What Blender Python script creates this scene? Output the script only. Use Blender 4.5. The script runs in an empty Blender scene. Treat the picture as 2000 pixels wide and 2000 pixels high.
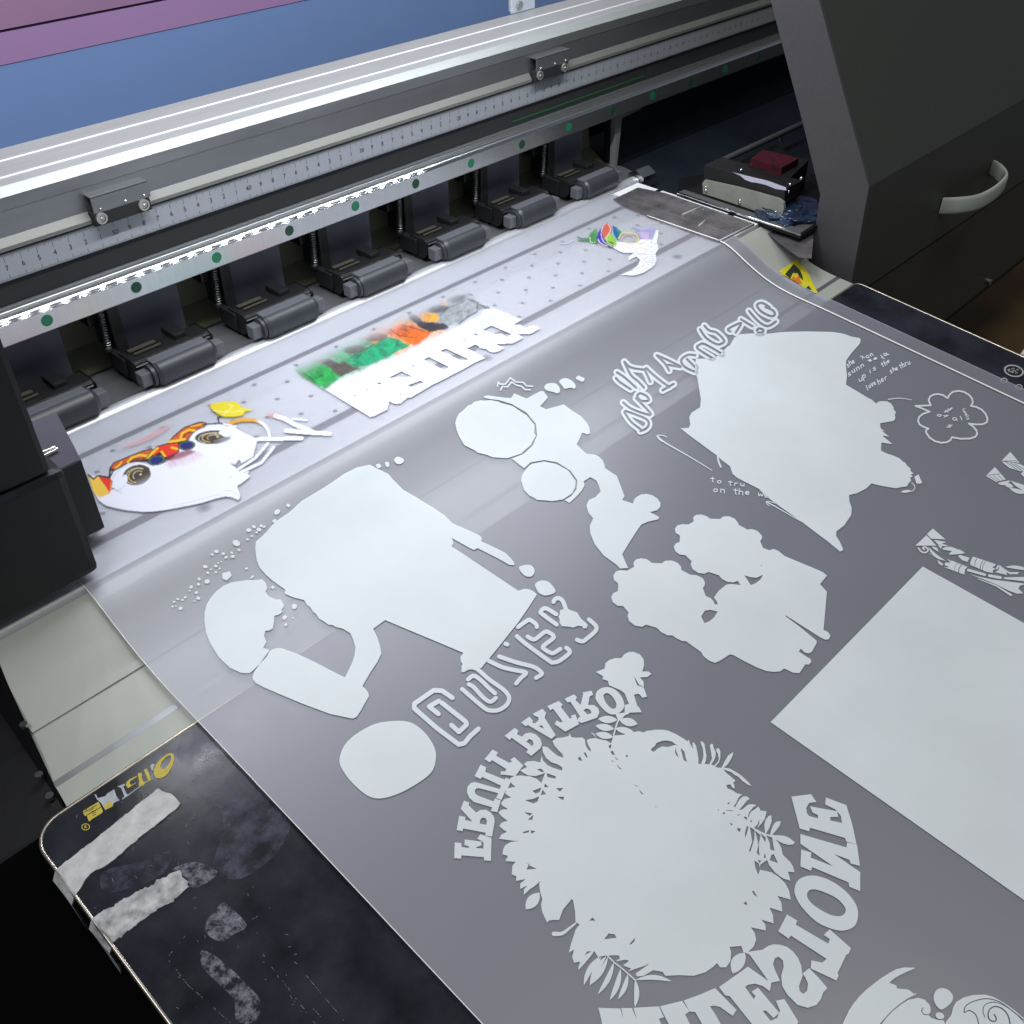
import bpy, bmesh, math, random
import numpy as np
from mathutils import Matrix, Vector
from mathutils.geometry import delaunay_2d_cdt
random.seed(7); rng = np.random.default_rng(7)
S = bpy.context.scene
COL = S.collection

# ------------------------------------------------------------------ camera
H = 1.25                                   # height of the lens above the floor, metres
FPX = 1938.07936                           # focal length in pixels of the 2000 px photo
B = np.array([[0.69127798,-0.72256774,-0.00553384],
              [-0.46057327,-0.43470191,-0.7738905],
              [0.55678274,0.5375222,-0.63329524]])
cam_d = bpy.data.cameras.new('camera'); cam = bpy.data.objects.new('camera', cam_d); COL.objects.link(cam)
cam_d.sensor_width = 36.0; cam_d.lens = 36*FPX/2000; cam_d.clip_start = 0.01; cam_d.clip_end = 50
m = Matrix.Identity(4)
for r in range(3):
    m[r][0] = B[0][r]; m[r][1] = -B[1][r]; m[r][2] = -B[2][r]
m[2][3] = H
cam.matrix_world = m
S.camera = cam

# ------------------------------------------------------------------ world, lamps, exposure
w = bpy.data.worlds.new('World'); S.world = w; w.use_nodes = True
w.node_tree.nodes['Background'].inputs[0].default_value = (0.60,0.66,0.80,1)
w.node_tree.nodes['Background'].inputs[1].default_value = 0.15
S.view_settings.view_transform = 'Standard'; S.view_settings.look = 'None'
S.view_settings.exposure = 0.17; S.view_settings.gamma = 1.0
S.render.engine = 'CYCLES'
LED_X0, LED_X1, LED_Y, LED_Z, LED_P = -0.10, 0.72, 0.475, -0.045, 0.042
LED_TOTAL_COLOR = (0.90,0.93,1.0)

def area(name, loc, target, sx, sy, power, color, spread=180):
    d = bpy.data.lights.new(name, 'AREA'); d.shape = 'RECTANGLE'; d.size = sx; d.size_y = sy
    d.energy = power; d.color = color; d.spread = math.radians(spread)
    o = bpy.data.objects.new(name, d); COL.objects.link(o)
    o.location = (loc[0],loc[1],loc[2]+H)
    v = Vector(target)-Vector(loc); o.rotation_euler = v.to_track_quat('-Z','Y').to_euler()
    return o
# the printer's own strip of white LED chips under its lifted hood (out of frame, above)
n_led = int((LED_X1-LED_X0)/0.0178)
led_d = bpy.data.lights.new('led_chip','AREA'); led_d.shape='DISK'; led_d.size=0.0032
led_d.energy = LED_P; led_d.color = LED_TOTAL_COLOR
for i in range(n_led):
    o = bpy.data.objects.new('led_chip', led_d); COL.objects.link(o)
    o.location = (LED_X0+i*0.0178, LED_Y, LED_Z+H)
    o.rotation_euler = (math.radians(12),0,0)
# workshop ceiling tubes, then an added fill lamp for the wall
area('ceiling_or_fill_lamp', (-0.55,0.20,1.5), (0.35,0.25,-0.35), 1.4, 0.25, 17.5, (0.95,0.97,1.0))
area('ceiling_or_fill_lamp', (0.75,-0.35,1.4), (0.75,-0.05,-0.35), 1.0, 0.3, 6.0, (1.0,0.96,0.80))
area('ceiling_or_fill_lamp', (0.4,0.86,0.10), (0.4,1.15,-0.25), 2.0, 0.08, 3.6, (0.95,0.97,1.0))  # no tube here: low lamp added behind the beam to brighten the wall

# ------------------------------------------------------------------ helpers: photo pixel -> real plane
def rays(P):
    P = np.asarray(P, float).reshape(-1,2)
    d = np.stack([(P[:,0]-1000)/FPX, (P[:,1]-1000)/FPX, np.ones(len(P))], 1)
    return d @ B
def onX(P, X): d = rays(P); return d*(X/d[:,0])[:,None]
def onY(P, Y): d = rays(P); return d*(Y/d[:,1])[:,None]
def onZ(P, Z): d = rays(P); return d*(Z/d[:,2])[:,None]
FILM = np.array([(-0.40,-0.4401),(0.2,-0.3823),(0.29,-0.3737),(0.3104,-0.3718),(0.335,-0.3698),(0.352,-0.3675),(0.366,-0.3638),
                 (0.381,-0.3580),(0.394,-0.3518),(0.403,-0.3480),(0.412,-0.3462),(0.43,-0.3460),(0.445,-0.3460),(0.56,-0.3460),(0.60,-0.3462),(0.635,-0.352)])
def catmull(P, n=6, closed=False):
    P = np.asarray(P,float); N=len(P); out=[]
    for i in range(N if closed else N-1):
        p0 = P[(i-1)%N] if (closed or i>0) else P[0]; p1=P[i]; p2=P[(i+1)%N]
        p3 = P[(i+2)%N] if (closed or i+2<N) else P[-1]
        for k in range(n):
            t=k/n
            out.append(0.5*((2*p1)+(-p0+p2)*t+(2*p0-5*p1+4*p2-p3)*t*t+(-p0+3*p1-3*p2+p3)*t**3))
    if not closed: out.append(P[-1])
    return np.array(out)
FS = catmull(FILM, 5); FS = FS[np.argsort(FS[:,0])]
def zfilm(y): return np.interp(y, FS[:,0], FS[:,1])
def ztable(y): return -0.3725-(0.3104-np.asarray(y))*0.0963-0.0012
APR = np.array([(0.4078,-0.3490),(0.400,-0.3516),(0.390,-0.3563),(0.378,-0.3620),(0.366,-0.3672),(0.353,-0.3708),(0.338,-0.3732),(0.318,-0.3748)])
def zapron(y):
    a = catmull(APR,4); a=a[np.argsort(a[:,0])]; return np.interp(y, a[:,0], a[:,1])
def drop(P, zf):
    d = rays(P); z = np.full(len(d), -0.36)
    for _ in range(40):
        y = d[:,1]*(z/d[:,2]); z = zf(y)
    return d*(z/d[:,2])[:,None]

# ------------------------------------------------------------------ helpers: objects
def mesh_obj(name, verts, faces, mat=None, parent=None, smooth=False):
    me = bpy.data.meshes.new(name)
    me.from_pydata([(float(v[0]),float(v[1]),float(v[2])+H) for v in verts], [], [list(f) for f in faces])
    me.validate(); me.update()
    o = bpy.data.objects.new(name, me); COL.objects.link(o)
    if mat is not None:
        for mm in (mat if isinstance(mat,(list,tuple)) else [mat]): me.materials.append(mm)
    if parent is not None: o.parent = parent
    if smooth:
        for p in me.polygons: p.use_smooth = True
    return o
def finish(name, bm, mat, parent=None, smooth=False, bevel=0, seg=2):
    if bevel:
        bmesh.ops.bevel(bm, geom=list(bm.edges), offset=bevel, segments=seg, affect='EDGES', profile=0.6)
    bmesh.ops.recalc_face_normals(bm, faces=bm.faces)
    me = bpy.data.meshes.new(name); bm.to_mesh(me); bm.free()
    for v in me.vertices: v.co.z += H
    o = bpy.data.objects.new(name, me); COL.objects.link(o)
    for mm in (mat if isinstance(mat,(list,tuple)) else [mat]): me.materials.append(mm)
    if parent is not None: o.parent = parent
    if smooth:
        for p in me.polygons: p.use_smooth = True
    return o
def add_box(bm, x0,x1,y0,y1,z0,z1, rot=None):
    r = bmesh.ops.create_cube(bm, size=1)
    vs = r['verts']
    for v in vs:
        v.co = Vector(((x0+x1)/2+v.co.x*(x1-x0),(y0+y1)/2+v.co.y*(y1-y0),(z0+z1)/2+v.co.z*(z1-z0)))
    return vs
def box(name, x0,x1,y0,y1,z0,z1, mat, parent=None, bevel=0.0006):
    bm = bmesh.new(); add_box(bm,x0,x1,y0,y1,z0,z1)
    return finish(name,bm,mat,parent,bevel=min(bevel,(x1-x0)/3,(y1-y0)/3,(z1-z0)/3))
def add_cyl(bm, p, q, r0, r1=None, n=24, caps=True):
    p=Vector(p); q=Vector(q); r1 = r0 if r1 is None else r1
    d=(q-p); L=d.length
    mt = Matrix.Translation((p+q)/2) @ d.to_track_quat('Z','Y').to_matrix().to_4x4()
    return bmesh.ops.create_cone(bm, cap_ends=caps, segments=n, radius1=r0, radius2=r1, depth=L, matrix=mt)['verts']
def cyl(name,p,q,r,mat,parent=None,n=24,smooth=True,r1=None):
    bm=bmesh.new(); add_cyl(bm,p,q,r,r1,n); o=finish(name,bm,mat,parent)
    if smooth: shade(o)
    return o
def shade(o, ang=35):
    me=o.data
    for p in me.polygons: p.use_smooth=True
    bm=bmesh.new(); bm.from_mesh(me)
    for e in bm.edges:
        if len(e.link_faces)==2 and e.calc_face_angle(0)>math.radians(ang): e.smooth=False
    bm.to_mesh(me); bm.free()
def extrude_x(name, prof, x0, x1, mat, parent=None, closed=True, bevel=0, smooth=False):
    """prof: (y,z) polygon, swept along the machine"""
    bm=bmesh.new()
    a=[bm.verts.new((x0,y,z)) for y,z in prof]; b=[bm.verts.new((x1,y,z)) for y,z in prof]
    n=len(prof)
    for i in range(n if closed else n-1):
        bm.faces.new((a[i],a[(i+1)%n],b[(i+1)%n],b[i]))
    if closed: bm.faces.new(a); bm.faces.new(b[::-1])
    o=finish(name,bm,mat,parent,bevel=bevel)
    if smooth: shade(o)
    return o
def tube(name, pts, r, mat, parent=None, n=10, closed=False):
    pts=[Vector(p) for p in pts]; bm=bmesh.new(); rings=[]
    N=len(pts)
    rr = r if hasattr(r,'__len__') else [r]*N
    up=Vector((0,0,1))
    for i,p in enumerate(pts):
        a=pts[i-1] if (i>0 or closed) else pts[i]; b=pts[(i+1)%N] if (i<N-1 or closed) else pts[i]
        t=(b-a).normalized()
        s=t.cross(up)
        if s.length<1e-4: s=t.cross(Vector((1,0,0)))
        s.normalize(); u=s.cross(t)
        rings.append([bm.verts.new(p+rr[i]*(math.cos(k*2*math.pi/n)*s+math.sin(k*2*math.pi/n)*u)) for k in range(n)])
    for i in range(N if closed else N-1):
        A=rings[i]; Bq=rings[(i+1)%N]
        for k in range(n): bm.faces.new((A[k],A[(k+1)%n],Bq[(k+1)%n],Bq[k]))
    if not closed: bm.faces.new(rings[0]); bm.faces.new(rings[-1][::-1])
    return finish(name,bm,mat,parent,smooth=True)
def empty(name, loc, label, cat, group=None):
    o=bpy.data.objects.new(name,None); COL.objects.link(o); o.location=(0,0,0)
    o['label']=label; o['category']=cat
    if group: o['group']=group
    o.empty_display_size=0.05
    return o
def tag(o,label,cat,group=None,kind=None):
    if label: o['label']=label
    if cat: o['category']=cat
    if group: o['group']=group
    if kind: o['kind']=kind
    return o

# ------------------------------------------------------------------ materials
def mat(name, color, rough=0.5, metal=0.0, noise=0.0, nscale=40, stretch=(1,1,1), bump=0.0, bscale=200, spec=0.5, color2=None, coat=0.0, rnoise=0.0):
    M=bpy.data.materials.new(name); M.use_nodes=True; nt=M.node_tree; p=nt.nodes['Principled BSDF']
    p.inputs['Base Color'].default_value=(*color,1); p.inputs['Roughness'].default_value=rough
    p.inputs['Metallic'].default_value=metal; p.inputs['Specular IOR Level'].default_value=spec
    p.inputs['Coat Weight'].default_value=coat
    tc=nt.nodes.new('ShaderNodeTexCoord'); mp=nt.nodes.new('ShaderNodeMapping'); mp.inputs['Scale'].default_value=stretch
    nt.links.new(tc.outputs['Object'],mp.inputs['Vector'])
    if noise or color2:
        n=nt.nodes.new('ShaderNodeTexNoise'); n.inputs['Scale'].default_value=nscale; n.inputs['Detail'].default_value=6; n.inputs['Roughness'].default_value=0.6
        nt.links.new(mp.outputs['Vector'],n.inputs['Vector'])
        r=nt.nodes.new('ShaderNodeValToRGB'); r.color_ramp.elements[0].position=0.3; r.color_ramp.elements[1].position=0.7
        c2 = color2 if color2 else tuple(min(1,c*(1+noise)) for c in color)
        c1 = color if color2 else tuple(c*(1-noise) for c in color)
        r.color_ramp.elements[0].color=(*c1,1); r.color_ramp.elements[1].color=(*c2,1)
        nt.links.new(n.outputs['Fac'],r.inputs['Fac']); nt.links.new(r.outputs['Color'],p.inputs['Base Color'])
    if rnoise:
        n=nt.nodes.new('ShaderNodeTexNoise'); n.inputs['Scale'].default_value=nscale*1.7; n.inputs['Detail'].default_value=8
        nt.links.new(mp.outputs['Vector'],n.inputs['Vector'])
        mr=nt.nodes.new('ShaderNodeMapRange'); mr.inputs['From Min'].default_value=0.3; mr.inputs['From Max'].default_value=0.7
        mr.inputs['To Min'].default_value=max(0.02,rough-rnoise); mr.inputs['To Max'].default_value=rough+rnoise
        nt.links.new(n.outputs['Fac'],mr.inputs['Value']); nt.links.new(mr.outputs['Result'],p.inputs['Roughness'])
    if bump:
        n=nt.nodes.new('ShaderNodeTexNoise'); n.inputs['Scale'].default_value=bscale; n.inputs['Detail'].default_value=4
        nt.links.new(mp.outputs['Vector'],n.inputs['Vector'])
        b=nt.nodes.new('ShaderNodeBump'); b.inputs['Strength'].default_value=bump; b.inputs['Distance'].default_value=0.001
        nt.links.new(n.outputs['Fac'],b.inputs['Height']); nt.links.new(b.outputs['Normal'],p.inputs['Normal'])
    return M
def mat_sheet(name, color, rough, alpha, nscale=6, noise=0.05, spec=0.5, patchy=None, bump=0.0):
    """translucent sheet: part of the light passes straight through"""
    M=mat(name,color,rough,noise=noise,nscale=nscale,spec=spec,bump=bump,bscale=30); nt=M.node_tree
    p=nt.nodes['Principled BSDF']; out=nt.nodes['Material Output']
    tr=nt.nodes.new('ShaderNodeBsdfTransparent'); mx=nt.nodes.new('ShaderNodeMixShader')
    mx.inputs[0].default_value=alpha
    if patchy:
        tc=nt.nodes.new('ShaderNodeTexCoord'); n=nt.nodes.new('ShaderNodeTexNoise'); n.inputs['Scale'].default_value=patchy; n.inputs['Detail'].default_value=9; n.inputs['Roughness'].default_value=0.7
        nt.links.new(tc.outputs['Object'],n.inputs['Vector'])
        r=nt.nodes.new('ShaderNodeMapRange'); r.inputs['From Min'].default_value=0.42; r.inputs['From Max'].default_value=0.62; r.inputs['To Max'].default_value=alpha
        nt.links.new(n.outputs['Fac'],r.inputs['Value']); nt.links.new(r.outputs['Result'],mx.inputs[0])
    nt.links.new(tr.outputs[0],mx.inputs[1]); nt.links.new(p.outputs[0],mx.inputs[2]); nt.links.new(mx.outputs[0],out.inputs['Surface'])
    return M
def mat_vcol(name, rough=0.5):
    M=bpy.data.materials.new(name); M.use_nodes=True; nt=M.node_tree; p=nt.nodes['Principled BSDF']; out=nt.nodes['Material Output']
    p.inputs['Roughness'].default_value=rough
    a=nt.nodes.new('ShaderNodeVertexColor'); a.layer_name='ink'
    tr=nt.nodes.new('ShaderNodeBsdfTransparent'); mx=nt.nodes.new('ShaderNodeMixShader')
    nt.links.new(a.outputs['Color'],p.inputs['Base Color']); nt.links.new(a.outputs['Alpha'],mx.inputs[0])
    nt.links.new(tr.outputs[0],mx.inputs[1]); nt.links.new(p.outputs[0],mx.inputs[2]); nt.links.new(mx.outputs[0],out.inputs['Surface'])
    return M
def mat_film():
    M=bpy.data.materials.new('milky_film'); M.use_nodes=True; nt=M.node_tree; nt.nodes.remove(nt.nodes['Principled BSDF']); out=nt.nodes['Material Output']
    N=nt.nodes.new; L_=nt.links.new
    tr=N('ShaderNodeBsdfTransparent'); tr.inputs[0].default_value=(0.96,0.97,1,1); df=N('ShaderNodeBsdfDiffuse'); gl=N('ShaderNodeBsdfGlossy'); tl=N('ShaderNodeBsdfTranslucent')
    df.inputs[0].default_value=(0.44,0.452,0.55,1); tl.inputs[0].default_value=(0.6,0.61,0.68,1)
    tc=N('ShaderNodeTexCoord'); n=N('ShaderNodeTexNoise'); n.inputs['Scale'].default_value=7; n.inputs['Detail'].default_value=7
    L_(tc.outputs['Object'],n.inputs['Vector'])
    mr=N('ShaderNodeMapRange'); mr.inputs['To Min'].default_value=0.35; mr.inputs['To Max'].default_value=0.42; L_(n.outputs['Fac'],mr.inputs['Value'])
    m1=N('ShaderNodeMixShader'); L_(mr.outputs['Result'],m1.inputs[0]); L_(tr.outputs[0],m1.inputs[1]); L_(df.outputs[0],m1.inputs[2])
    gl.inputs['Roughness'].default_value=0.46
    fr=N('ShaderNodeFresnel'); fr.inputs[0].default_value=1.5
    ml=N('ShaderNodeMath'); ml.operation='MULTIPLY'; ml.inputs[1].default_value=3.0; L_(fr.outputs[0],ml.inputs[0])
    n2=N('ShaderNodeTexNoise'); n2.inputs['Scale'].default_value=26; n2.inputs['Detail'].default_value=3; L_(tc.outputs['Object'],n2.inputs['Vector'])
    bp=N('ShaderNodeBump'); bp.inputs['Strength'].default_value=0.10; bp.inputs['Distance'].default_value=0.002; L_(n2.outputs['Fac'],bp.inputs['Height'])
    L_(bp.outputs['Normal'],gl.inputs['Normal'])
    m2=N('ShaderNodeMixShader'); L_(ml.outputs[0],m2.inputs[0]); L_(m1.outputs[0],m2.inputs[1]); L_(gl.outputs[0],m2.inputs[2])
    L_(m2.outputs[0],out.inputs['Surface'])
    return M
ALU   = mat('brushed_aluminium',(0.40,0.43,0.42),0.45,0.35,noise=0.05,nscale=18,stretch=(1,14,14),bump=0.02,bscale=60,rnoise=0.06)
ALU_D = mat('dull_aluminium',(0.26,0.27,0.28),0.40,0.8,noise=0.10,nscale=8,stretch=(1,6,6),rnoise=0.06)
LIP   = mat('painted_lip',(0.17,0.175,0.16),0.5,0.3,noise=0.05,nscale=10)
RAILM = mat('ground_steel',(0.60,0.62,0.63),0.30,0.95,noise=0.05,nscale=30,stretch=(30,1,0.8))
RAILG = mat('polished_groove',(0.74,0.75,0.76),0.024,1.0)
TRIM  = mat('bright_trim',(0.88,0.90,0.92),0.35,0.1)  # chrome's reflected light painted in as a pale diffuse colour
CHROME= mat('chrome',(0.85,0.86,0.88),0.12,1.0)
STEEL = mat('steel_screw',(0.6,0.6,0.6),0.25,1.0)
SHAFTM= mat('satin_shaft',(0.55,0.56,0.60),0.42,0.5)
BLACK = mat('black_paint',(0.007,0.007,0.008),0.5,spec=0.25,noise=0.2,nscale=30)
BLACKM= mat('black_matte',(0.010,0.011,0.013),0.7)
GREEN = mat('green_plug',(0.01,0.16,0.08),0.5,noise=0.15,nscale=300)
GREEND= mat('green_plug_dark',(0.006,0.05,0.03),0.6)
PLATEN= mat('white_anodised_platen',(0.86,0.88,0.89),0.38,0.0,noise=0.03,nscale=12,stretch=(1,5,1),rnoise=0.05)
APRON = mat('grey_green_apron',(0.38,0.395,0.355),0.42,0.1,noise=0.05,nscale=9,rnoise=0.06)
GROOVE= mat('dark_groove',(0.10,0.115,0.14),0.6)
GUARD = mat('grey_guard',(0.10,0.105,0.12),0.45,noise=0.05,nscale=90)
RUBBER= mat('grey_rubber_roller',(0.035,0.039,0.046),0.42,noise=0.1,nscale=90,bump=0.05,bscale=400)
PLAST = mat('black_plastic',(0.010,0.010,0.011),0.45,noise=0.2,nscale=60,bump=0.04,bscale=500)
STRAP = mat('dark_leaf',(0.13,0.135,0.18),0.55,noise=0.12,nscale=50,bump=0.05,bscale=600)
OLIVE = mat('olive_back_plate',(0.30,0.30,0.20),0.55,noise=0.12,nscale=30)
GREYPL= mat('grey_guide_plate',(0.12,0.125,0.13),0.4,0.3,noise=0.1,nscale=20)
SPRING= mat('spring_steel',(0.35,0.36,0.36),0.35,1.0)
RULER = mat('ruler_face',(0.34,0.36,0.39),0.4,0.3,noise=0.05,nscale=14)
MARK  = mat('ruler_marks',(0.03,0.035,0.045),0.6)
COVER = mat('dark_grey_powder_coat',(0.044,0.047,0.040),0.55,noise=0.08,nscale=300,bump=0.12,bscale=1500)
COVER2= mat('grey_powder_coat_edge',(0.058,0.056,0.060),0.5,noise=0.08,nscale=300,bump=0.12,bscale=1500)
HANDLE= mat('ivory_handle',(0.42,0.45,0.38),0.45)
INK   = mat_sheet('white_ink',(0.725,0.782,0.800),0.48,0.94,noise=0.045,nscale=14,bump=0.08)
FILMM = mat_film()
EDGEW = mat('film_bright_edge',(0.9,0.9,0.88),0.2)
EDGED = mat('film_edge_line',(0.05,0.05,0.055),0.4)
TABLE = mat('black_glossy_table',(0.005,0.006,0.007),0.24,spec=0.35,noise=0.3,nscale=34,rnoise=0.07,color2=(0.026,0.027,0.040),bump=0.04,bscale=140)
RIM   = mat('worn_metal_rim',(0.55,0.50,0.42),0.3,0.9,noise=0.3,nscale=60)
TAPE  = mat('masking_tape',(0.42,0.42,0.41),0.65,noise=0.0,nscale=170,color2=(0.62,0.62,0.62),bump=1.0,bscale=260)
TAPE2 = mat('frayed_tape',(0.20,0.20,0.21),0.7,nscale=210,color2=(0.60,0.60,0.60),bump=0.9,bscale=220)
RESID = mat_sheet('tape_residue',(0.30,0.30,0.36),0.7,0.60,patchy=300,nscale=90,noise=0.3)
SMUDGE= mat_sheet('smudge',(0.15,0.15,0.23),0.6,0.32,patchy=110,nscale=60,noise=0.3)
YEL   = mat('yellow_lettering',(0.52,0.42,0.05),0.5,noise=0.1,nscale=300)
WORN  = mat('worn_lettering',(0.40,0.42,0.46),0.6,noise=0.2,nscale=400)
PRINTW= mat('grey_printing',(0.42,0.44,0.44),0.5)
WARN  = mat('warning_yellow',(0.62,0.55,0.02),0.45)
WARNB = mat('warning_black',(0.03,0.035,0.02),0.5)
WARNO = mat('warning_orange',(0.62,0.16,0.02),0.5)
BLUE  = mat('blue_painted_wall',(0.175,0.285,0.56),0.7,noise=0.04,nscale=3)
PURP  = mat('purple_painted_wall',(0.31,0.175,0.31),0.75,noise=0.05,nscale=5)
PURP2 = mat('light_purple_band',(0.35,0.21,0.42),0.75,noise=0.04,nscale=6)
FLOORM= mat('dark_floor',(0.016,0.014,0.012),0.7,noise=0.3,nscale=3)
CARD  = mat('cardboard',(0.15,0.088,0.028),0.8,noise=0.25,nscale=12,bump=0.1,bscale=120)
GLUE  = mat('clear_strip',(0.30,0.31,0.26),0.22,0.2,noise=0.12,nscale=90)
STAIN = mat('stained_metal',(0.10,0.095,0.10),0.3,0.5,nscale=45,color2=(0.30,0.28,0.29),rnoise=0.15,bump=0.06,bscale=90)
REDP  = mat('red_pad',(0.10,0.008,0.012),0.18,nscale=120,color2=(0.03,0.008,0.015))
BLUECL= mat('ink_soaked_cloth',(0.006,0.010,0.025),0.18,nscale=50,color2=(0.025,0.05,0.10),bump=1.0,bscale=70,coat=0.6)
ACRYL = mat_sheet('acrylic',(0.75,0.80,0.85),0.2,0.45,noise=0.03)
SHELL = mat('dark_blue_panel',(0.020,0.026,0.038),0.4,0.3,noise=0.2,nscale=12,rnoise=0.1)
CARR  = mat('carriage_black',(0.010,0.011,0.012),0.5,noise=0.15,nscale=200)
CARG  = mat('carriage_grey_plate',(0.12,0.118,0.15),0.35,0.4,noise=0.06,nscale=20)
LABEL = mat('grey_white_label',(0.45,0.48,0.50),0.5,noise=0.1,nscale=120)
VC    = mat_vcol('coloured_ink',0.5)

# ================================================================== SETTING
tag(box('floor',-3,4,-3,2.2,-H-0.02,-H,FLOORM,bevel=0),None,None,kind='structure')
# painted wall behind the machine: blue below, purple above, a lighter band between
WY=1.15; zb=-0.2555*WY
wb=bmesh.new(); add_box(wb,-2.5,4,WY,WY+0.05,-H,zb); wall=finish('wall',wb,BLUE); tag(wall,None,None,kind='structure')
wu=bmesh.new(); add_box(wu,-2.5,4,WY-0.0008,WY+0.05,zb+0.0005,zb+0.030); o=finish('wall_band',wu,PURP2); tag(o,None,None,kind='structure')
wu=bmesh.new(); add_box(wu,-2.5,4,WY-0.0012,WY+0.05,zb+0.0330,1.0); o=finish('wall_upper',wu,PURP); tag(o,None,None,kind='structure')

# ================================================================== PRINTER
PR = empty('film_printer',(0,0,0),'wide film printer with aluminium beam, pinch rollers and pale platen','printer')
XL0, XR0 = -0.35, 1.55
# ---- beam
beam_top=[(0.662,-0.2150),(0.6425,-0.2150),(0.6420,-0.2162),(0.6398,-0.2162),(0.6393,-0.2150),(0.6155,-0.2150),(0.6150,-0.2162),(0.6125,-0.2162),(0.6120,-0.2150),
          (0.6005,-0.2150),(0.5960,-0.2196),(0.5945,-0.2263),(0.5949,-0.2266),(0.5949,-0.2411),(0.5915,-0.2455),(0.5915,-0.2478),(0.5950,-0.2482),(0.5950,-0.3000),(0.662,-0.3000)]
beam=extrude_x('beam',beam_top,XL0,XR0,[ALU,ALU_D,LIP,BLACKM],PR)
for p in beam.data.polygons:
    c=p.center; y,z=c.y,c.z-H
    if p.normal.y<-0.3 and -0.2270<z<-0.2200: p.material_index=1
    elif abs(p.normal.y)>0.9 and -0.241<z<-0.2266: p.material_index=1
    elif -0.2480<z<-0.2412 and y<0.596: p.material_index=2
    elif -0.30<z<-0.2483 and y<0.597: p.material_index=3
# shiny trim strips set in the two grooves of the beam top
for y in (0.6409,0.61375):
    bm=bmesh.new(); add_box(bm,XL0,XR0,y-0.0008,y+0.0008,-0.2161,-0.2146); finish('trim_strip',bm,TRIM,beam,bevel=0.0003)
# ---- ruler
RY=0.5930
ruler=box('scale_ruler',0.10,1.30,RY,0.5949,-0.2657,-0.2494,RULER,PR,bevel=0.0002)
bm=bmesh.new()
def vq(bm,x0,x1,z0,z1,y):
    vs=[bm.verts.new(c) for c in ((x0,y,z0),(x1,y,z0),(x1,y,z1),(x0,y,z1))]; bm.faces.new(vs)
for mmk in range(-300,640):
    v=mmk/10; X=0.2564+(50-v)/100
    if X<0.105 or X>1.29: continue
    L = 0.0062 if mmk%10==0 else (0.0034 if mmk%5==0 else 0.0020)
    wd = 0.00013
    vq(bm,X-wd,X+wd,-0.2497-L*0.8,-0.2497,RY-0.00015)
    vq(bm,X-wd,X+wd,-0.2655,-0.2655+L*0.55,RY-0.00015)
finish('ruler_tick',bm,MARK,ruler)
def text_polys(txt,size):
    cu=bpy.data.curves.new('t','FONT'); cu.body=txt; cu.size=size; cu.align_x='CENTER'; cu.align_y='CENTER'; cu.resolution_u=3
    ob=bpy.data.objects.new('t',cu); COL.objects.link(ob)
    dg=bpy.context.evaluated_depsgraph_get(); me=bpy.data.meshes.new_from_object(ob.evaluated_get(dg))
    vs=[(v.co.x,v.co.y) for v in me.vertices]; fs=[tuple(p.vertices) for p in me.polygons]
    bpy.data.objects.remove(ob); bpy.data.curves.remove(cu); bpy.data.meshes.remove(me)
    return vs,fs
digits={}
V=[];Fc=[]
for cmv in range(-30,64):
    X=0.2564+(50-cmv)/100
    if X<0.11 or X>1.28: continue
    t=str(abs(cmv)) if cmv%10==0 else str(abs(cmv)%10)
    if t not in digits: digits[t]=text_polys(t,0.0046)
    vs,fs=digits[t]; b0=len(V)
    V+=[(X+x*0.95,RY-0.0002,-0.2581+y) for x,y in vs]; Fc+=[tuple(b0+i for i in f) for f in fs]
mesh_obj('ruler_number',V,Fc,MARK,ruler)
# ---- linear rail with ball grooves
ry0=0.5776; zt=-0.2822; zb2=-0.2970
prof=[(0.5949,zb2),(ry0+0.0008,zb2),(ry0,zb2+0.0008),(ry0,zt-0.0016),(ry0+0.00166,zt),(ry0+0.0030,zt),(ry0+0.0042,zt-0.0007),(ry0+0.00493,zt),(ry0+0.0064,zt)]
for k in range(7):
    a=math.pi*(k/6); prof.append((ry0+0.0090-0.0022*math.cos(a), zt-0.0010*math.sin(a)))
prof+=[(ry0+0.0135,zt),(ry0+0.0137,zt+0.0006),(0.5949,zt+0.0008)]
rail=extrude_x('linear_rail',prof,XL0,XR0,[RAILM,RAILG],PR,smooth=False); shade(rail,28)
for p in rail.data.polygons:
    if p.center.z-H>zt-0.0017 and ry0+0.0003<p.center.y<ry0+0.0020 and p.normal.z>0.3: p.material_index=1
for k in range(-8,22):
    X=0.3136+0.06*k
    o=cyl('hole_plug',(X,ry0-0.0001,-0.2896),(X,ry0+0.0008,-0.2896),0.0037,GREEN if k%2==0 else GREEND,rail,n=28)
# thin bright edge of the film stop above the rail
extrude_x('rail_edge',[(0.5948,-0.2815),(0.5940,-0.2815),(0.5940,-0.2806),(0.5948,-0.2806)],XL0,XR0,ALU_D,PR)
# green reflection painted in as a thin strip on the dark face behind the rail
box('green_reflection_strip',0.62,0.80,0.5944,0.5949,-0.2770,-0.2755,mat('green_strip',(0.01,0.07,0.02),0.5),PR,bevel=0)
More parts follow.
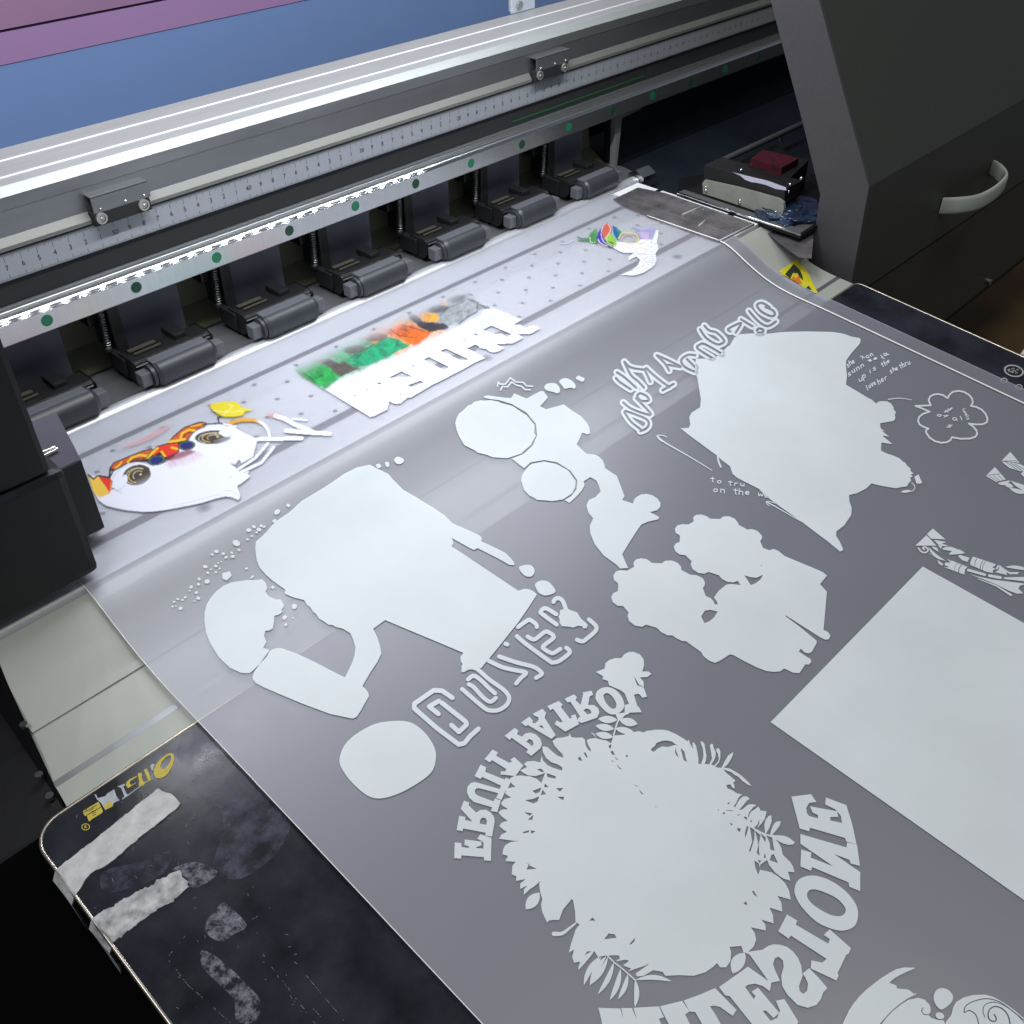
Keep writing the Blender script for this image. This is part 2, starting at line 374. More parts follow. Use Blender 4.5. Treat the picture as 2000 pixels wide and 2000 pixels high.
# ---- platen with two suction grooves and the front seam
g=0.0035; zp=-0.3468
plat=[(0.5425,-0.3560),(0.5425,zp),(0.5192,zp),(0.5192,zp-g),(0.5143,zp-g),(0.5143,zp),(0.4408,zp),(0.4408,zp-g),(0.4342,zp-g),(0.4342,zp),(0.4100,zp),(0.4100,-0.3560)]
platen=extrude_x('platen',plat,0.047,0.7330,[PLATEN,GROOVE],PR)
for p in platen.data.polygons:
    if p.center.z-H<zp-0.0005 and p.center.z-H>zp-g-0.0003 and 0.43<p.center.y<0.53: p.material_index=1
bm=bmesh.new()
for k in range(-9,27):
    X=0.2841+0.01694*k
    if not 0.06<X<0.70: continue
    for Y in ((0.5084,0.4832,0.4580) if k%2==0 else (0.4956,0.4704,0.4452)):
        bmesh.ops.create_circle(bm,cap_ends=True,segments=14,radius=0.00155,matrix=Matrix.Translation((X,Y,zp+0.00012)))
finish('suction_hole',bm,GROOVE,platen)
for X in (0.19,0.4126,0.63):
    bm=bmesh.new(); add_cyl(bm,(X,0.4215,zp-0.0002),(X,0.4215,zp+0.0001),0.0042,n=28); sc_=finish('platen_screw',bm,LABEL,platen)
    cyl('screw_socket',(X,0.4215,zp),(X,0.4215,zp+0.0002),0.0020,GROOVE,sc_,n=6,smooth=False)

# ---- curved front apron
ap=catmull(APR,5)
V=[];Fc=[]
N=len(ap)
for i,(y,z) in enumerate(ap):
    t=i/(N-1); V+=[(0.0640*(1-t)+0.0476*t,y,z),(0.738,y,z),(0.738,y,z-0.0025),(0.0640*(1-t)+0.0476*t,y,z-0.0025)]
for i in range(N-1):
    for k in range(4): Fc.append((4*i+k,4*i+(k+1)%4,4*i+4+(k+1)%4,4*i+4+k))
Fc+=[(0,3,2,1),(4*N-4,4*N-3,4*N-2,4*N-1)]
apron=mesh_obj('front_apron',V,Fc,APRON,PR); shade(apron)
extrude_x('apron_rib',[(0.3660,-0.3662),(0.3618,-0.3676),(0.3620,-0.3686),(0.3650,-0.3680)],0.055,0.738,APRON,apron)
extrude_x('apron_lip',[(0.3185,-0.3742),(0.3172,-0.3742),(0.3172,-0.3760),(0.3185,-0.3760)],0.0478,0.738,RIM,apron)
extrude_x('apron_groove',[(0.3345,-0.3734),(0.3310,-0.3738),(0.3310,-0.3746),(0.3345,-0.3740)],0.049,0.738,ALU_D,apron)
# ---- left end cover: black box beside the apron
V=[(-0.5,0.60,-0.352),(0.0625,0.60,-0.352),(0.0625,0.409,-0.352),(0.0465,0.317,-0.377),(0.0465,0.315,-0.377),(-0.5,0.315,-0.377)]
Vb=[(x,y,-0.75) for x,y,z in V]
n=len(V)
left_cover=mesh_obj('left_end_cover',V+Vb,[tuple(range(n)),tuple(range(2*n-1,n-1,-1))]+[(i,n+i,n+(i+1)%n,(i+1)%n) for i in range(n)],BLACK,PR)
for px in ((77,1515),(98,1556),(47,1417)):
    q=drop([px],lambda y: np.interp(y,[0.3,0.315,0.317,0.409,0.6],[-0.377,-0.377,-0.377,-0.352,-0.352]))[0]
    cyl('screw',(q[0],q[1],q[2]-0.001),(q[0],q[1],q[2]+0.0012),0.0018,STEEL,left_cover,n=12)
# machine body below the platen
box('lower_body',0.05,0.735,0.33,0.70,-0.80,-0.3765,BLACKM,PR)
# ---- feed shaft and rear guide
cyl('feed_shaft',(0.06,0.5490,-0.3512),(0.735,0.5490,-0.3502),0.0068,SHAFTM,PR,n=40)
extrude_x('rear_guide',[(0.628,-0.285),(0.622,-0.338),(0.603,-0.349),(0.580,-0.3475),(0.560,-0.3500),(0.556,-0.3560),(0.70,-0.356),(0.70,-0.285)],0.05,0.757,[OLIVE,GREYPL],PR)
o=bpy.data.objects['rear_guide']
for p in o.data.polygons:
    if p.center.y<0.606 and p.center.z-H>-0.3555: p.material_index=1
# ---- end bracket
q=[(0.7500,-0.2990),(0.7885,-0.2990),(0.7885,-0.3025),(0.7590,-0.3035),(0.7565,-0.3470),(0.7520,-0.3490)]
bm=bmesh.new()
a=[bm.verts.new((x,0.586,z)) for x,z in q]; b=[bm.verts.new((x,0.592,z)) for x,z in q]
for i in range(6): bm.faces.new((a[i],a[(i+1)%6],b[(i+1)%6],b[i]))
bm.faces.new(a[::-1]); bm.faces.new(b)
finish('end_bracket',bm,mat('grey_bracket',(0.22,0.22,0.23),0.45,0.2),PR,bevel=0.0004)
bm=bmesh.new(); add_cyl(bm,(0.716,0.5485,-0.3500),(0.745,0.5485,-0.3500),0.0055,n=20); add_cyl(bm,(0.737,0.5485,-0.348),(0.756,0.5485,-0.348),0.0105,n=6)
shade(finish('shaft_nut',bm,STEEL,PR,bevel=0.0005))
# ---- pinch rollers
def pinch_unit(dx):
    x0=0.2355+dx; x1=0.2830+dx; yc=0.5522; zc=-0.3368
    bm=bmesh.new()
    # arm behind the roller
    prof=[(0.5620,-0.3400),(0.5610,-0.3320),(0.5650,-0.3305),(0.5800,-0.3310),(0.5890,-0.3360),(0.5890,-0.3430),(0.5800,-0.3440),(0.5660,-0.3440)]
    a=[bm.verts.new((x0-0.004,y,z)) for y,z in prof]; b=[bm.verts.new((x1+0.006,y,z)) for y,z in prof]
    n=len(prof)
    for i in range(n): bm.faces.new((a[i],a[(i+1)%n],b[(i+1)%n],b[i]))
    bm.faces.new(a); bm.faces.new(b[::-1])
    add_box(bm,x1-0.016,x1-0.007,0.570,0.588,-0.3325,-0.3270)      # raised block on the arm
    add_box(bm,x0-0.006,x0-0.001,0.572,0.592,-0.3440,-0.3310)      # side ear
    add_box(bm,x0-0.001,x0+0.0072,0.588,0.600,-0.3400,-0.2960)
    arm=finish('pinch_roller_arm',bm,PLAST,PR,bevel=0.0012,seg=2); 
    # roller body: chamfered drum
    bm=bmesh.new()
    R=0.0092
    add_cyl(bm,(x0,yc,zc),(x0+0.0022,yc,zc),R-0.0016,R-0.0016,36)
    add_cyl(bm,(x0+0.0030,yc,zc),(x0+0.0052,yc,zc),R-0.0016,R,36); add_cyl(bm,(x0+0.0052,yc,zc),(x1-0.003,yc,zc),R,R,36,caps=False)
    add_cyl(bm,(x1-0.003,yc,zc),(x1,yc,zc),R,R-0.0030,36)
    add_cyl(bm,(x0+0.001,yc,zc),(x0+0.004,yc,zc),R-0.003,R-0.003,24)
    shade(finish('roller',bm,RUBBER,arm),30)
    # flat top land of the holder over the roller
    bm=bmesh.new(); add_box(bm,x0+0.003,x1-0.004,yc-0.0030,yc+0.0055,zc+0.0072,zc+0.0094); finish('roller_guard',bm,GUARD,arm,bevel=0.0008)
    for xa,xb in ((x0-0.0072,x0),(x1,x1+0.0068)):
        bm=bmesh.new(); add_box(bm,xa,xb,yc-0.0042,yc+0.0042,zc-0.0046,zc+0.0046)
        finish('axle_block',bm,mat_axle,arm,bevel=0.0007)
    # two brass leaf strips
    bm=bmesh.new(); add_box(bm,x0+0.001,x0+0.0205,0.5755,0.5790,-0.3298,-0.3288); add_box(bm,x0+0.002,x0+0.0215,0.5705,0.5722,-0.3298,-0.3288)
    finish('leaf_strip',bm,BRASS,arm,bevel=0.0002)
    # hanging leaf panel
    bm=bmesh.new()
    q=[(x0+0.0080,-0.2975),(x0+0.0545,-0.2975),(x0+0.0545,-0.3420),(x0+0.0080,-0.3420)]
    add_box(bm,x0+0.0080,x0+0.0545,0.5965,0.5985,-0.3440,-0.2975)
    finish('leaf_panel',bm,STRAP,arm,bevel=0.0004)
    # spring holder and spring
    bm=bmesh.new(); add_box(bm,x0-0.0040,x0+0.0075,0.5935,0.6080,-0.3320,-0.2960)
    add_box(bm,x0-0.0110,x0-0.0035,0.5980,0.6120,-0.3150,-0.2960)
    finish('spring_holder',bm,PLAST,arm,bevel=0.0015)
    pts=[]
    turns=17
    for k in range(turns*9+1):
        t=k/(turns*9); an=t*turns*2*math.pi
        pts.append((x0-0.0035+0.0021*math.cos(an)-0.002*t,0.5905+0.0021*math.sin(an)+0.0005,-0.2975-0.0315*t))
    tube('spring',pts,0.00055,SPRING,arm,n=5)
    bm=bmesh.new(); bmesh.ops.create_uvsphere(bm,u_segments=12,v_segments=8,radius=0.0030,matrix=Matrix.Translation((x0-0.006,0.5905,-0.3300)))
    finish('spring_hook',bm,PLAST,arm,smooth=True)
    return arm
mat_axle=mat('axle_grey',(0.13,0.135,0.15),0.35,0.2,noise=0.05,nscale=80)
BRASS=mat('brass_leaf',(0.26,0.25,0.19),0.3,0.8)
proto=pinch_unit(0.0)
for i in (-1,1,2,3,4,5):
    c=proto.copy(); COL.objects.link(c); c.parent=PR; c.location.x=0.0850*i
    for ch in list(proto.children):
        d=ch.copy(); COL.objects.link(d); d.parent=c
# ---- latches on the beam front
def latch(xa,xb,zt_,zb_):
    y=0.5868
    bm=bmesh.new(); add_box(bm,xa,xb,y,y+0.0012,zt_-0.0090,zt_+0.0012); add_box(bm,xa,xb,y,y+0.0085,zt_+0.0002,zt_+0.0014)
    l=finish('hood_latch',bm,ALU_D,PR,bevel=0.0003)
    box('latch_block',xa-0.001,xb-0.001,y+0.0002,y+0.0075,zt_-0.0172,zt_-0.0088,BLACKM,l,bevel=0.0008)
    for x in (xa+0.0035,xb-0.0062):
        bm=bmesh.new(); zc=zt_-0.0125
        n=28; 
        for r0,r1,y0 in ((0.0024,0.0035,y-0.0012),):
            va=[bm.verts.new((x+r1*math.cos(k*2*math.pi/n),y0,zc+r1*math.sin(k*2*math.pi/n))) for k in range(n)]
            vb=[bm.verts.new((x+r0*math.cos(k*2*math.pi/n),y0,zc+r0*math.sin(k*2*math.pi/n))) for k in range(n)]
            vc=[bm.verts.new((x+r1*math.cos(k*2*math.pi/n),y0+0.0016,zc+r1*math.sin(k*2*math.pi/n))) for k in range(n)]
            for k in range(n):
                j=(k+1)%n; bm.faces.new((va[k],va[j],vb[j],vb[k])); bm.faces.new((va[k],vc[k],vc[j],va[j]))
        add_cyl(bm,(x,y-0.0006,zc),(x,y+0.001,zc),0.0023,n=16)
        bmesh.ops.create_uvsphere(bm,u_segments=10,v_segments=6,radius=0.0009,matrix=Matrix.Translation((x,y-0.0008,zc)))
        shade(finish('roller_wheel',bm,LATW,l))
    bm=bmesh.new()
    for x in (xa+0.0045,(xa+xb)/2+0.002,xb-0.0045): bmesh.ops.create_uvsphere(bm,u_segments=10,v_segments=6,radius=0.0009,matrix=Matrix.Translation((x,y-0.0002,zt_-0.0070)))
    finish('rivet',bm,STEEL,l,smooth=True)
LATW=mat('wheel_metal',(0.50,0.49,0.46),0.35,0.7)
latch(0.2440,0.2825,-0.2318,0); latch(0.6412,0.6820,-0.2300,0)
# ---- acrylic hinge on the beam's back edge
h=box('hood_hinge',0.690,0.720,0.662,0.664,-0.2145,-0.150,ACRYL,PR,bevel=0.0004)
bm=bmesh.new()
for z in (-0.186,-0.2080): add_cyl(bm,(0.6985,0.6590,z),(0.6985,0.6625,z),0.0030,n=14)
shade(finish('screw',bm,STEEL,h))
box('hinge_post',0.694,0.704,0.6645,0.670,-0.2145,-0.15,mat('pale_post',(0.5,0.52,0.55),0.4),h)
# ---- dark inner shell on the right, behind the service station
box('inner_panel',0.7585,1.55,0.6005,0.606,-0.50,-0.2975,SHELL,PR)
box('back_panel',0.60,1.55,0.702,0.708,-0.50,-0.236,SHELL,PR)
extrude_x('inner_floor',[(0.599,-0.3600),(0.599,-0.3560),(0.375,-0.3620),(0.375,-0.3660)],0.755,1.50,SHELL,PR)
# inner rail tube & bolts
cyl('guide_rod',(0.79,0.505,-0.338),(1.25,0.505,-0.338),0.0030,GREYPL,PR,n=14)
for px in ((1424,320),(1526,268)):
    q=onY([px],0.503)[0]; cyl('bolt',(q[0],q[1],-0.345),(q[0],q[1],q[2]),0.0022,STEEL,PR,n=10)
# ---- stained edge plate to the right of the platen
P=[(1198,389),(1246,366),(1300,377),(1372,402),(1474,437),(1461,442),(1403,472),(1386,467),(1340,450),(1290,432),(1222,405)]
q=onZ(P,-0.3452); n=len(q)
V=[tuple(v) for v in q]+[(v[0],v[1],-0.352) for v in q]
ep=mesh_obj('edge_plate',V,[tuple(range(n))[::-1],tuple(range(n,2*n))]+[(i,(i+1)%n,n+(i+1)%n,n+i) for i in range(n)],STAIN,PR)
for a_,b_ in (((1333,419),(1369,404)),((1365,441),(1378,430)),((1405,470),(1470,438))):
    A_,B_=onZ([a_,b_],-0.3450); tube('engraved_line',[A_,B_],0.0007,LABEL,ep,n=6)
# ---- service station tray and wiper block
P=[(1323,377),(1564,459),(1592,443),(1600,330),(1500,300),(1380,330)]
q=onZ([(1323,377),(1564,459),(1600,441)],-0.344)
x0,y0=q[0][0],q[0][1]; x1,y1=q[1][0],q[1][1]; x2,y2=q[2][0],q[2][1]
V=[(x0,y0,-0.344),(x1,y1,-0.344),(x2+0.06,y1-0.0,-0.344),(0.90,0.50,-0.344),(0.80,0.50,-0.344),(x0+0.03,y0+0.02,-0.344)]
n=6; V2=[(x,y,-0.3475) for x,y,z in V]
tray=mesh_obj('service_tray',V+V2,[tuple(range(n)),tuple(range(2*n-1,n-1,-1))]+[(i,n+i,n+(i+1)%n,(i+1)%n) for i in range(n)],BLACK,PR)
tube('tray_edge',[(x0,y0,-0.3438),(x1,y1,-0.3438)],0.0010,CHROME,tray,n=8)
P=[(x0+0.002,y0,-0.3436),(x1+0.002,y1+0.002,-0.3436),(x1+0.030,y1+0.003,-0.3436),(x1+0.025,y1+0.012,-0.3436),(x1+0.010,y1+0.012,-0.3436),(x0+0.010,y0,-0.3436)]
mesh_obj('tray_rim',P,[tuple(range(6))],GREYPL,tray)
XS=0.744
q=onX([(1372,357),(1376,352),(1440,366),(1520,388),(1530,396),(1531,408),(1525,425),(1518,426),(1440,400),(1373,378)],XS); n=len(q)
V=[tuple(v) for v in q]+[(v[0]+0.003,v[1],v[2]) for v in q]
stp=mesh_obj('wiper_strip',V,[tuple(range(n)),tuple(range(2*n-1,n-1,-1))]+[(i,n+i,n+(i+1)%n,(i+1)%n) for i in range(n)],GLUE,tray)
for px in ((1379,372),(1379,366),(1445,392),(1445,396),(1515,414)):
    c=onX([px],XS)[0]; bm=bmesh.new(); bmesh.ops.create_uvsphere(bm,u_segments=12,v_segments=8,radius=0.0016,matrix=Matrix.Translation(c)); finish('strip_screw',bm,CHROME,stp,smooth=True)
q=onX([(1376,322),(1533,370),(1531,398),(1374,356)],XS+0.004)
q2=onX([(1376,322),(1533,370)],XS+0.010)
V=[tuple(v) for v in q]+[(0.775,v[1],v[2]) for v in q]
wb_=mesh_obj('wiper_block',V,[(0,1,2,3),(7,6,5,4),(0,4,5,1),(1,5,6,2),(2,6,7,3),(3,7,4,0)],PLAST,tray)
# ink splashes on the block's upper edge
def splash(pts, X, m_, name='ink_residue'):
    q=onX(pts,X); mesh_obj(name,[tuple(v) for v in q],[tuple(range(len(q)))],m_,wb_)
splash([(1430,336),(1450,341),(1470,346),(1500,353),(1535,366),(1536,372),(1515,369),(1495,361),(1478,357),(1468,356),(1455,351),(1446,343)],XS+0.0035,mat('wet_white_ink',(0.55,0.56,0.66),0.15,coat=1.0))
splash([(1475,376),(1485,375),(1495,382),(1492,385),(1480,381)],XS+0.0033,mat('wet_white_ink_spot',(0.55,0.56,0.66),0.15,coat=1.0))
q=onZ([(1460,322),(1500,296),(1580,312),(1545,345)],-0.318)
V=[tuple(v) for v in q]+[(v[0],v[1],-0.344) for v in q]
cb=mesh_obj('cap_block',V,[(0,1,2,3),(7,6,5,4),(0,4,5,1),(1,5,6,2),(2,6,7,3),(3,7,4,0)],PLAST,tray)
q=onZ([(1467,309),(1491,292),(1560,309),(1527,327)],-0.312)
V=[tuple(v) for v in q]+[(v[0],v[1],-0.322) for v in q]
mesh_obj('cap_pad',V,[(0,1,2,3),(7,6,5,4),(0,4,5,1),(1,5,6,2),(2,6,7,3),(3,7,4,0)],REDP,cb)
for px in ((1543,360),(1565,348),(1537,372),(1540,374),(1448,332)):
    c=onX([px],0.755)[0]; bm=bmesh.new(); bmesh.ops.create_uvsphere(bm,u_segments=10,v_segments=8,radius=0.0016,matrix=Matrix.Translation(c)); finish('bolt_head',bm,CHROME,tray,smooth=True)
# soaked cloth heap
bm=bmesh.new(); q=onZ([(1560,415)],-0.340)[0]
bmesh.ops.create_icosphere(bm,subdivisions=5,radius=1.0)
from mathutils import noise as mn
for v in bm.verts:
    k=1+0.28*mn.noise(v.co*2.3)+0.12*mn.noise(v.co*6)
    v.co=Vector((q[0]+0.006+v.co.x*k*0.030,q[1]+0.01+v.co.y*k*0.028,-0.342+max(-0.002,v.co.z*k*0.006)))
finish('soaked_cloth',bm,BLUECL,tray,smooth=True)
# clear guard flap in front of tray
P=onZ([(1474,437),(1562,462),(1590,450),(1585,505),(1560,503),(1535,485)],-0.352)
mesh_obj('clear_guard',[tuple(v) for v in P],[tuple(range(6))],STAIN,PR)
# ---- warning sticker on the apron
def place(P,zf,off): q=drop(P,zf); q[:,2]+=off; return q
def F_(fr): return lambda pts: [(fr[0]+x/fr[2],fr[1]+y/fr[2]) for x,y in pts]
Z4=F_((0,650,2.76)); Z5=F_((650,650,2.76)); Z52=F_((1300,550,2.76)); Z53=F_((0,1300,2.76)); Z54=F_((650,1300,2.76)); Z55=F_((1300,1300,2.76))
f1=F_((250,750,4.83)); f2=F_((550,550,6.44)); f3=F_((800,530,6.44)); f4=F_((1050,380,6.44)); f5=F_((1180,560,4.83)); f6=F_((1600,640,4.83)); f7=F_((1680,950,6.0375)); f8=F_((1620,1740,5.084)); f9=F_((50,750,4.83)); fl=F_((140,1440,7.43)); f13=F_((1300,250,5.52))
g1=F_((870,1300,4.83)); g2=F_((1150,1540,3.5127)); g3=F_((1270,1400,6.44)); g4=F_((1180,980,4.2)); g5=F_((880,1140,6.44))

# ------------------------------------------------------------------ flat shapes lying on a curved surface
YBREAK=[y for y in np.unique(np.round(FS[:,0],4)) if 0.29<y<0.45]
def flat(name, solids, zf, off, material, parent, holes=(), maxcurve=True, label=None):
    """union of the solid outlines minus the holes, laid on z=zf(y)"""
    verts=[];faces=[]
    for P in list(solids)+list(holes):
        q=drop(P,zf)[:,:2]*100
        keep=[0]
        for i in range(1,len(q)):
            if np.linalg.norm(q[i]-q[keep[-1]])>1e-3: keep.append(i)
        if np.linalg.norm(q[keep[0]]-q[keep[-1]])<1e-3: keep=keep[:-1]
        q=q[keep]
        if len(q)<3: continue
        ar=0.5*np.sum(q[:,0]*np.roll(q[:,1],-1)-np.roll(q[:,0],-1)*q[:,1])
        if ar<0: q=q[::-1]
        b=len(verts); verts+= [Vector((float(a),float(c))) for a,c in q]; faces.append(list(range(b,b+len(q))))
    ns=len(solids)
    ys=[v.y for v in verts]; xs=[v.x for v in verts]
    edges=[]
    if maxcurve:
        for yb in YBREAK:
            if min(ys)<yb*100<max(ys):
                b=len(verts); verts+=[Vector((min(xs)-1,yb*100)),Vector((max(xs)+1,yb*100))]; edges.append((b,b+1))
    vo,eo,fo,ov,oe,of=delaunay_2d_cdt(verts,edges,faces,1,1e-5,True)
    fk=[]
    for f,src in zip(fo,of):
        if not src: continue
        if any(s>=ns for s in src): continue
        fk.append(f)
    used=sorted({i for f in fk for i in f}); mp={i:k for k,i in enumerate(used)}
    V=[]
    for i in used:
        x,y=vo[i].x/100,vo[i].y/100; V.append((x,y,float(zf(y))+off))
    o=mesh_obj(name,V,[tuple(mp[i] for i in f) for f in fk],material,parent)
    if label: o['label']=label
    return o
def stroke(P, wpx, cap=True, closed=False, taper=None, n=8):
    """outlines (in photo px) of a pen stroke: one quad per segment and a disc per joint"""
    P=[np.array(p,float) for p in P]; out=[]
    if closed: P=P+[P[0]]
    N=len(P)
    ws=[wpx if taper is None else max(0.3,wpx*(taper[0]+(taper[1]-taper[0])*i/(N-1))) for i in range(N)]
    for i in range(N-1):
        d=P[i+1]-P[i]; L=np.linalg.norm(d)
        if L<1e-6: continue
        nrm=np.array([-d[1],d[0]])/L
        out.append([tuple(P[i]+nrm*ws[i]/2),tuple(P[i+1]+nrm*ws[i+1]/2),tuple(P[i+1]-nrm*ws[i+1]/2),tuple(P[i]-nrm*ws[i]/2)])
    for i in range(N):
        if not cap and i in (0,N-1): continue
        out.append([tuple(P[i]+ws[i]/2*0.995*np.array([math.cos(2*math.pi*(k+.37)/n),math.sin(2*math.pi*(k+.37)/n)])) for k in range(n)])
    return out
def ell(cx,cy,rx,ry,rot=0,n=28,a0=0,a1=360):
    r=math.radians(rot)
    return [(cx+rx*math.cos(t)*math.cos(r)-ry*math.sin(t)*math.sin(r), cy+rx*math.cos(t)*math.sin(r)+ry*math.sin(t)*math.cos(r)) for t in [math.radians(a0+(a1-a0)*k/n) for k in range(n)]]
def leaf(p,q,w,bend=0.0,n=7):
    p=np.array(p,float); q=np.array(q,float); d=q-p; L=np.linalg.norm(d); nn=np.array([-d[1],d[0]])/L
    up=[];dn=[]
    for k in range(n+1):
        t=k/n; h=math.sin(math.pi*t)**0.8*w/2; c=p+d*t+nn*bend*L*math.sin(math.pi*t)
        up.append(tuple(c+nn*h)); dn.append(tuple(c-nn*h))
    return up+dn[::-1][1:-1]
def sm(P,n=4): return [tuple(v) for v in catmull(P,n,closed=True)]
def smo(P,n=5): return [tuple(v) for v in catmull(P,n,closed=False)]

sticker=flat('warning_sticker',[f13([(1215,1558),(1415,1430),(1530,1560),(1640,1790),(1600,1790),(1400,1670)])],zapron,0.0010,WARN,PR)
flat('warning_symbol',[f13([(1285,1590),(1380,1480),(1440,1540),(1470,1600),(1480,1660),(1440,1620),(1420,1580),(1370,1575),(1340,1640)]),f13([(1500,1745),(1540,1715),(1570,1755),(1545,1775)])],zapron,0.0013,WARNB,sticker)
flat('warning_flame',[f13([(1350,1640),(1380,1610),(1400,1640),(1430,1600),(1450,1660),(1470,1690),(1430,1690)])],zapron,0.0013,WARNO,sticker)

# ---- side cover (raised service hood) on the right
XC=0.755
oc=[tuple(v) for v in onX([(1530,-260),(1600,0),(1650,190),(1697,365),(1662,555)],XC)]
ic=[tuple(v) for v in onX([(1583,507),(1602,380),(1568,240),(1505,0),(1440,-260)],XC)]
lo=[(XC,oc[-1][1],-0.405)]; li=[(XC,ic[0][1],-0.405)]
poly=[(p[1],p[2]) for p in oc]+[(lo[0][1],lo[0][2]),(li[0][1],li[0][2])]+[(p[1],p[2]) for p in ic]
side=extrude_x('side_cover',poly,XC,XC+0.004,COVER2,PR,bevel=0)
top=[(p[1],p[2]) for p in oc]
# outer skin: upper sloping face and lower face, running to the right
V=[];Fc=[]
sk=top[:-1]+[(0.3283,-0.3995)]
XE=1.65
for y,z in sk: V+=[(XC+0.0045,y,z),(XE,y,z)]
for y,z in sk: V+=[(XC+0.0045,y+0.003,z),(XE,y+0.003,z)]
n=len(sk)
for i in range(n-1): Fc.append((2*i,2*i+1,2*i+3,2*i+2)); Fc.append((2*n+2*i,2*n+2*i+2,2*n+2*i+3,2*n+2*i+1))
for i,j in ((0,2*n),(2*(n-1),2*n+2*(n-1))): Fc.append((i,i+1,j+1,j))
for i in range(n-1): Fc.append((2*i,2*i+2,2*n+2*i+2,2*n+2*i)); Fc.append((2*i+1,2*n+2*i+1,2*n+2*i+3,2*i+3))
skin=mesh_obj('cover_skin',V,Fc,COVER,side)
# thin shadow seam + lower panel
lower=extrude_x('lower_cover_panel',[(0.3295,-0.4035),(0.336,-0.4035),(0.345,-0.5350),(0.3380,-0.5350)],XC+0.002,XE,COVER,PR)
extrude_x('cover_gap',[(0.3340,-0.3990),(0.3400,-0.3990),(0.3400,-0.4040),(0.3340,-0.4040)],XC+0.003,XE,BLACKM,lower)
box('base_cabinet',XC+0.02,XE,0.375,0.70,-0.60,-0.37,BLACKM,PR)
c=onY([(1932,550)],0.336)[0]; cyl('screw',(c[0],0.334,c[2]),(c[0],0.338,c[2]),0.004,STEEL,lower,n=12)
# handle: flattened bow standing off the lower face
hp=onY([(1848,400),(1900,399),(1930,391),(1960,366),(1964,352),(1955,337),(1942,328)],0.3080)
ys=[0.3270,0.3120,0.3040,0.3000,0.3040,0.3160,0.3290]
px=[(1838,402),(1870,401),(1905,396),(1935,382),(1958,362),(1961,350),(1950,336),(1938,328)]
ys=[0.3290,0.3160,0.3060,0.3020,0.3030,0.3080,0.3180,0.3290]
hp=np.array([onY([p],y)[0] for p,y in zip(px,ys)]); hp=catmull(hp,5)
bm=bmesh.new(); rings=[]
for i,p in enumerate(hp):
    t=i/(len(hp)-1); hz=0.0078; hy=0.0020
    ring=[]
    tdir=hp[min(i+1,len(hp)-1)]-hp[max(i-1,0)]; tdir/=np.linalg.norm(tdir)
    nrm=np.cross(tdir,[0,0,1]); nrm/=np.linalg.norm(nrm)
    for k in range(14):
        a=2*math.pi*k/14; cc=math.copysign(abs(math.cos(a))**0.6,math.cos(a)); ss=math.copysign(abs(math.sin(a))**0.6,math.sin(a))
        ring.append(bm.verts.new(tuple(p+nrm*hy*cc+np.array([0,0,1])*hz*ss)))
    rings.append(ring)
for A_,B_ in zip(rings,rings[1:]):
    for k in range(14): bm.faces.new((A_[k],A_[(k+1)%14],B_[(k+1)%14],B_[k]))
bm.faces.new(rings[0]); bm.faces.new(rings[-1][::-1])
shade(finish('handle',bm,HANDLE,side),50)

# ================================================================== CARRIAGE
CA=empty('print_carriage',(0,0,0),'black boxy print carriage parked at the left over the platen','carriage')
box('carriage_body',-0.40,0.1172,0.4085,0.560,-0.275,0.02,CARR,CA,bevel=0.003)
box('head_cover',-0.40,0.1225,0.4075,0.445,-0.3395,-0.2755,CARR,CA,bevel=0.004)
b3=box('head_plate',-0.40,0.1405,0.4365,0.486,-0.3395,-0.2950,CARR,CA,bevel=0.0008)
V=[(0.09,0.4370,-0.2945),(0.1403,0.4370,-0.2945),(0.1520,0.4860,-0.2945),(0.09,0.4860,-0.2945)]
V2=[(x,y,-0.2950) for x,y,z in V]
mesh_obj('plate_top',V+V2,[(0,1,2,3),(7,6,5,4),(0,4,5,1),(1,5,6,2),(2,6,7,3),(3,7,4,0)],CARG,b3)
for a_,b_ in (((79,885),(108,873)),((84,891),(112,877))):
    A_,B_=onZ([a_,b_],-0.2930); cyl('chrome_pin',tuple(A_),tuple(B_),0.0011,CHROME,b3,n=12)
q=onZ([(146,1010),(169,1002),(197,1030),(175,1044)],-0.3390)
V=[(v[0],v[1],-0.3385) for v in q]+[(v[0],v[1],-0.3405) for v in q]
mesh_obj('head_label',V,[(0,1,2,3),(7,6,5,4),(0,4,5,1),(1,5,6,2),(2,6,7,3),(3,7,4,0)],LABEL,CA)
q=onY([(0,969),(30,958),(28,972),(0,985)],0.4078); mesh_obj('body_slot',[tuple(v) for v in q],[(0,1,2,3)],SHELL,CA)

# ================================================================== EXTENSION TABLE
TB=empty('drying_table',(0,0,0),'black glossy extension table with worn metal rim under the film','table')
TX0,TX1,TY1,TY0=0.0308,0.7390,0.3168,-0.42
cr=0.013; out=[]
out+=[(TX0,TY0)]
for k in range(9):
    a=math.radians(180-90*k/8); out.append((TX0+cr+cr*math.cos(a),TY1-cr+cr*math.sin(a)))
for k in range(9):
    a=math.radians(90-90*k/8); out.append((TX1-cr*0.5+cr*0.5*math.cos(a),TY1-cr*0.5+cr*0.5*math.sin(a)))
out+=[(TX1,TY0)]
n=len(out)
V=[(x,y,float(ztable(y))) for x,y in out]+[(x,y,float(ztable(y))-0.006) for x,y in out]
tt=mesh_obj('table_top',V,[tuple(range(n))[::-1],tuple(range(n,2*n))]+[(i,(i+1)%n,n+(i+1)%n,n+i) for i in range(n)],TABLE,TB)
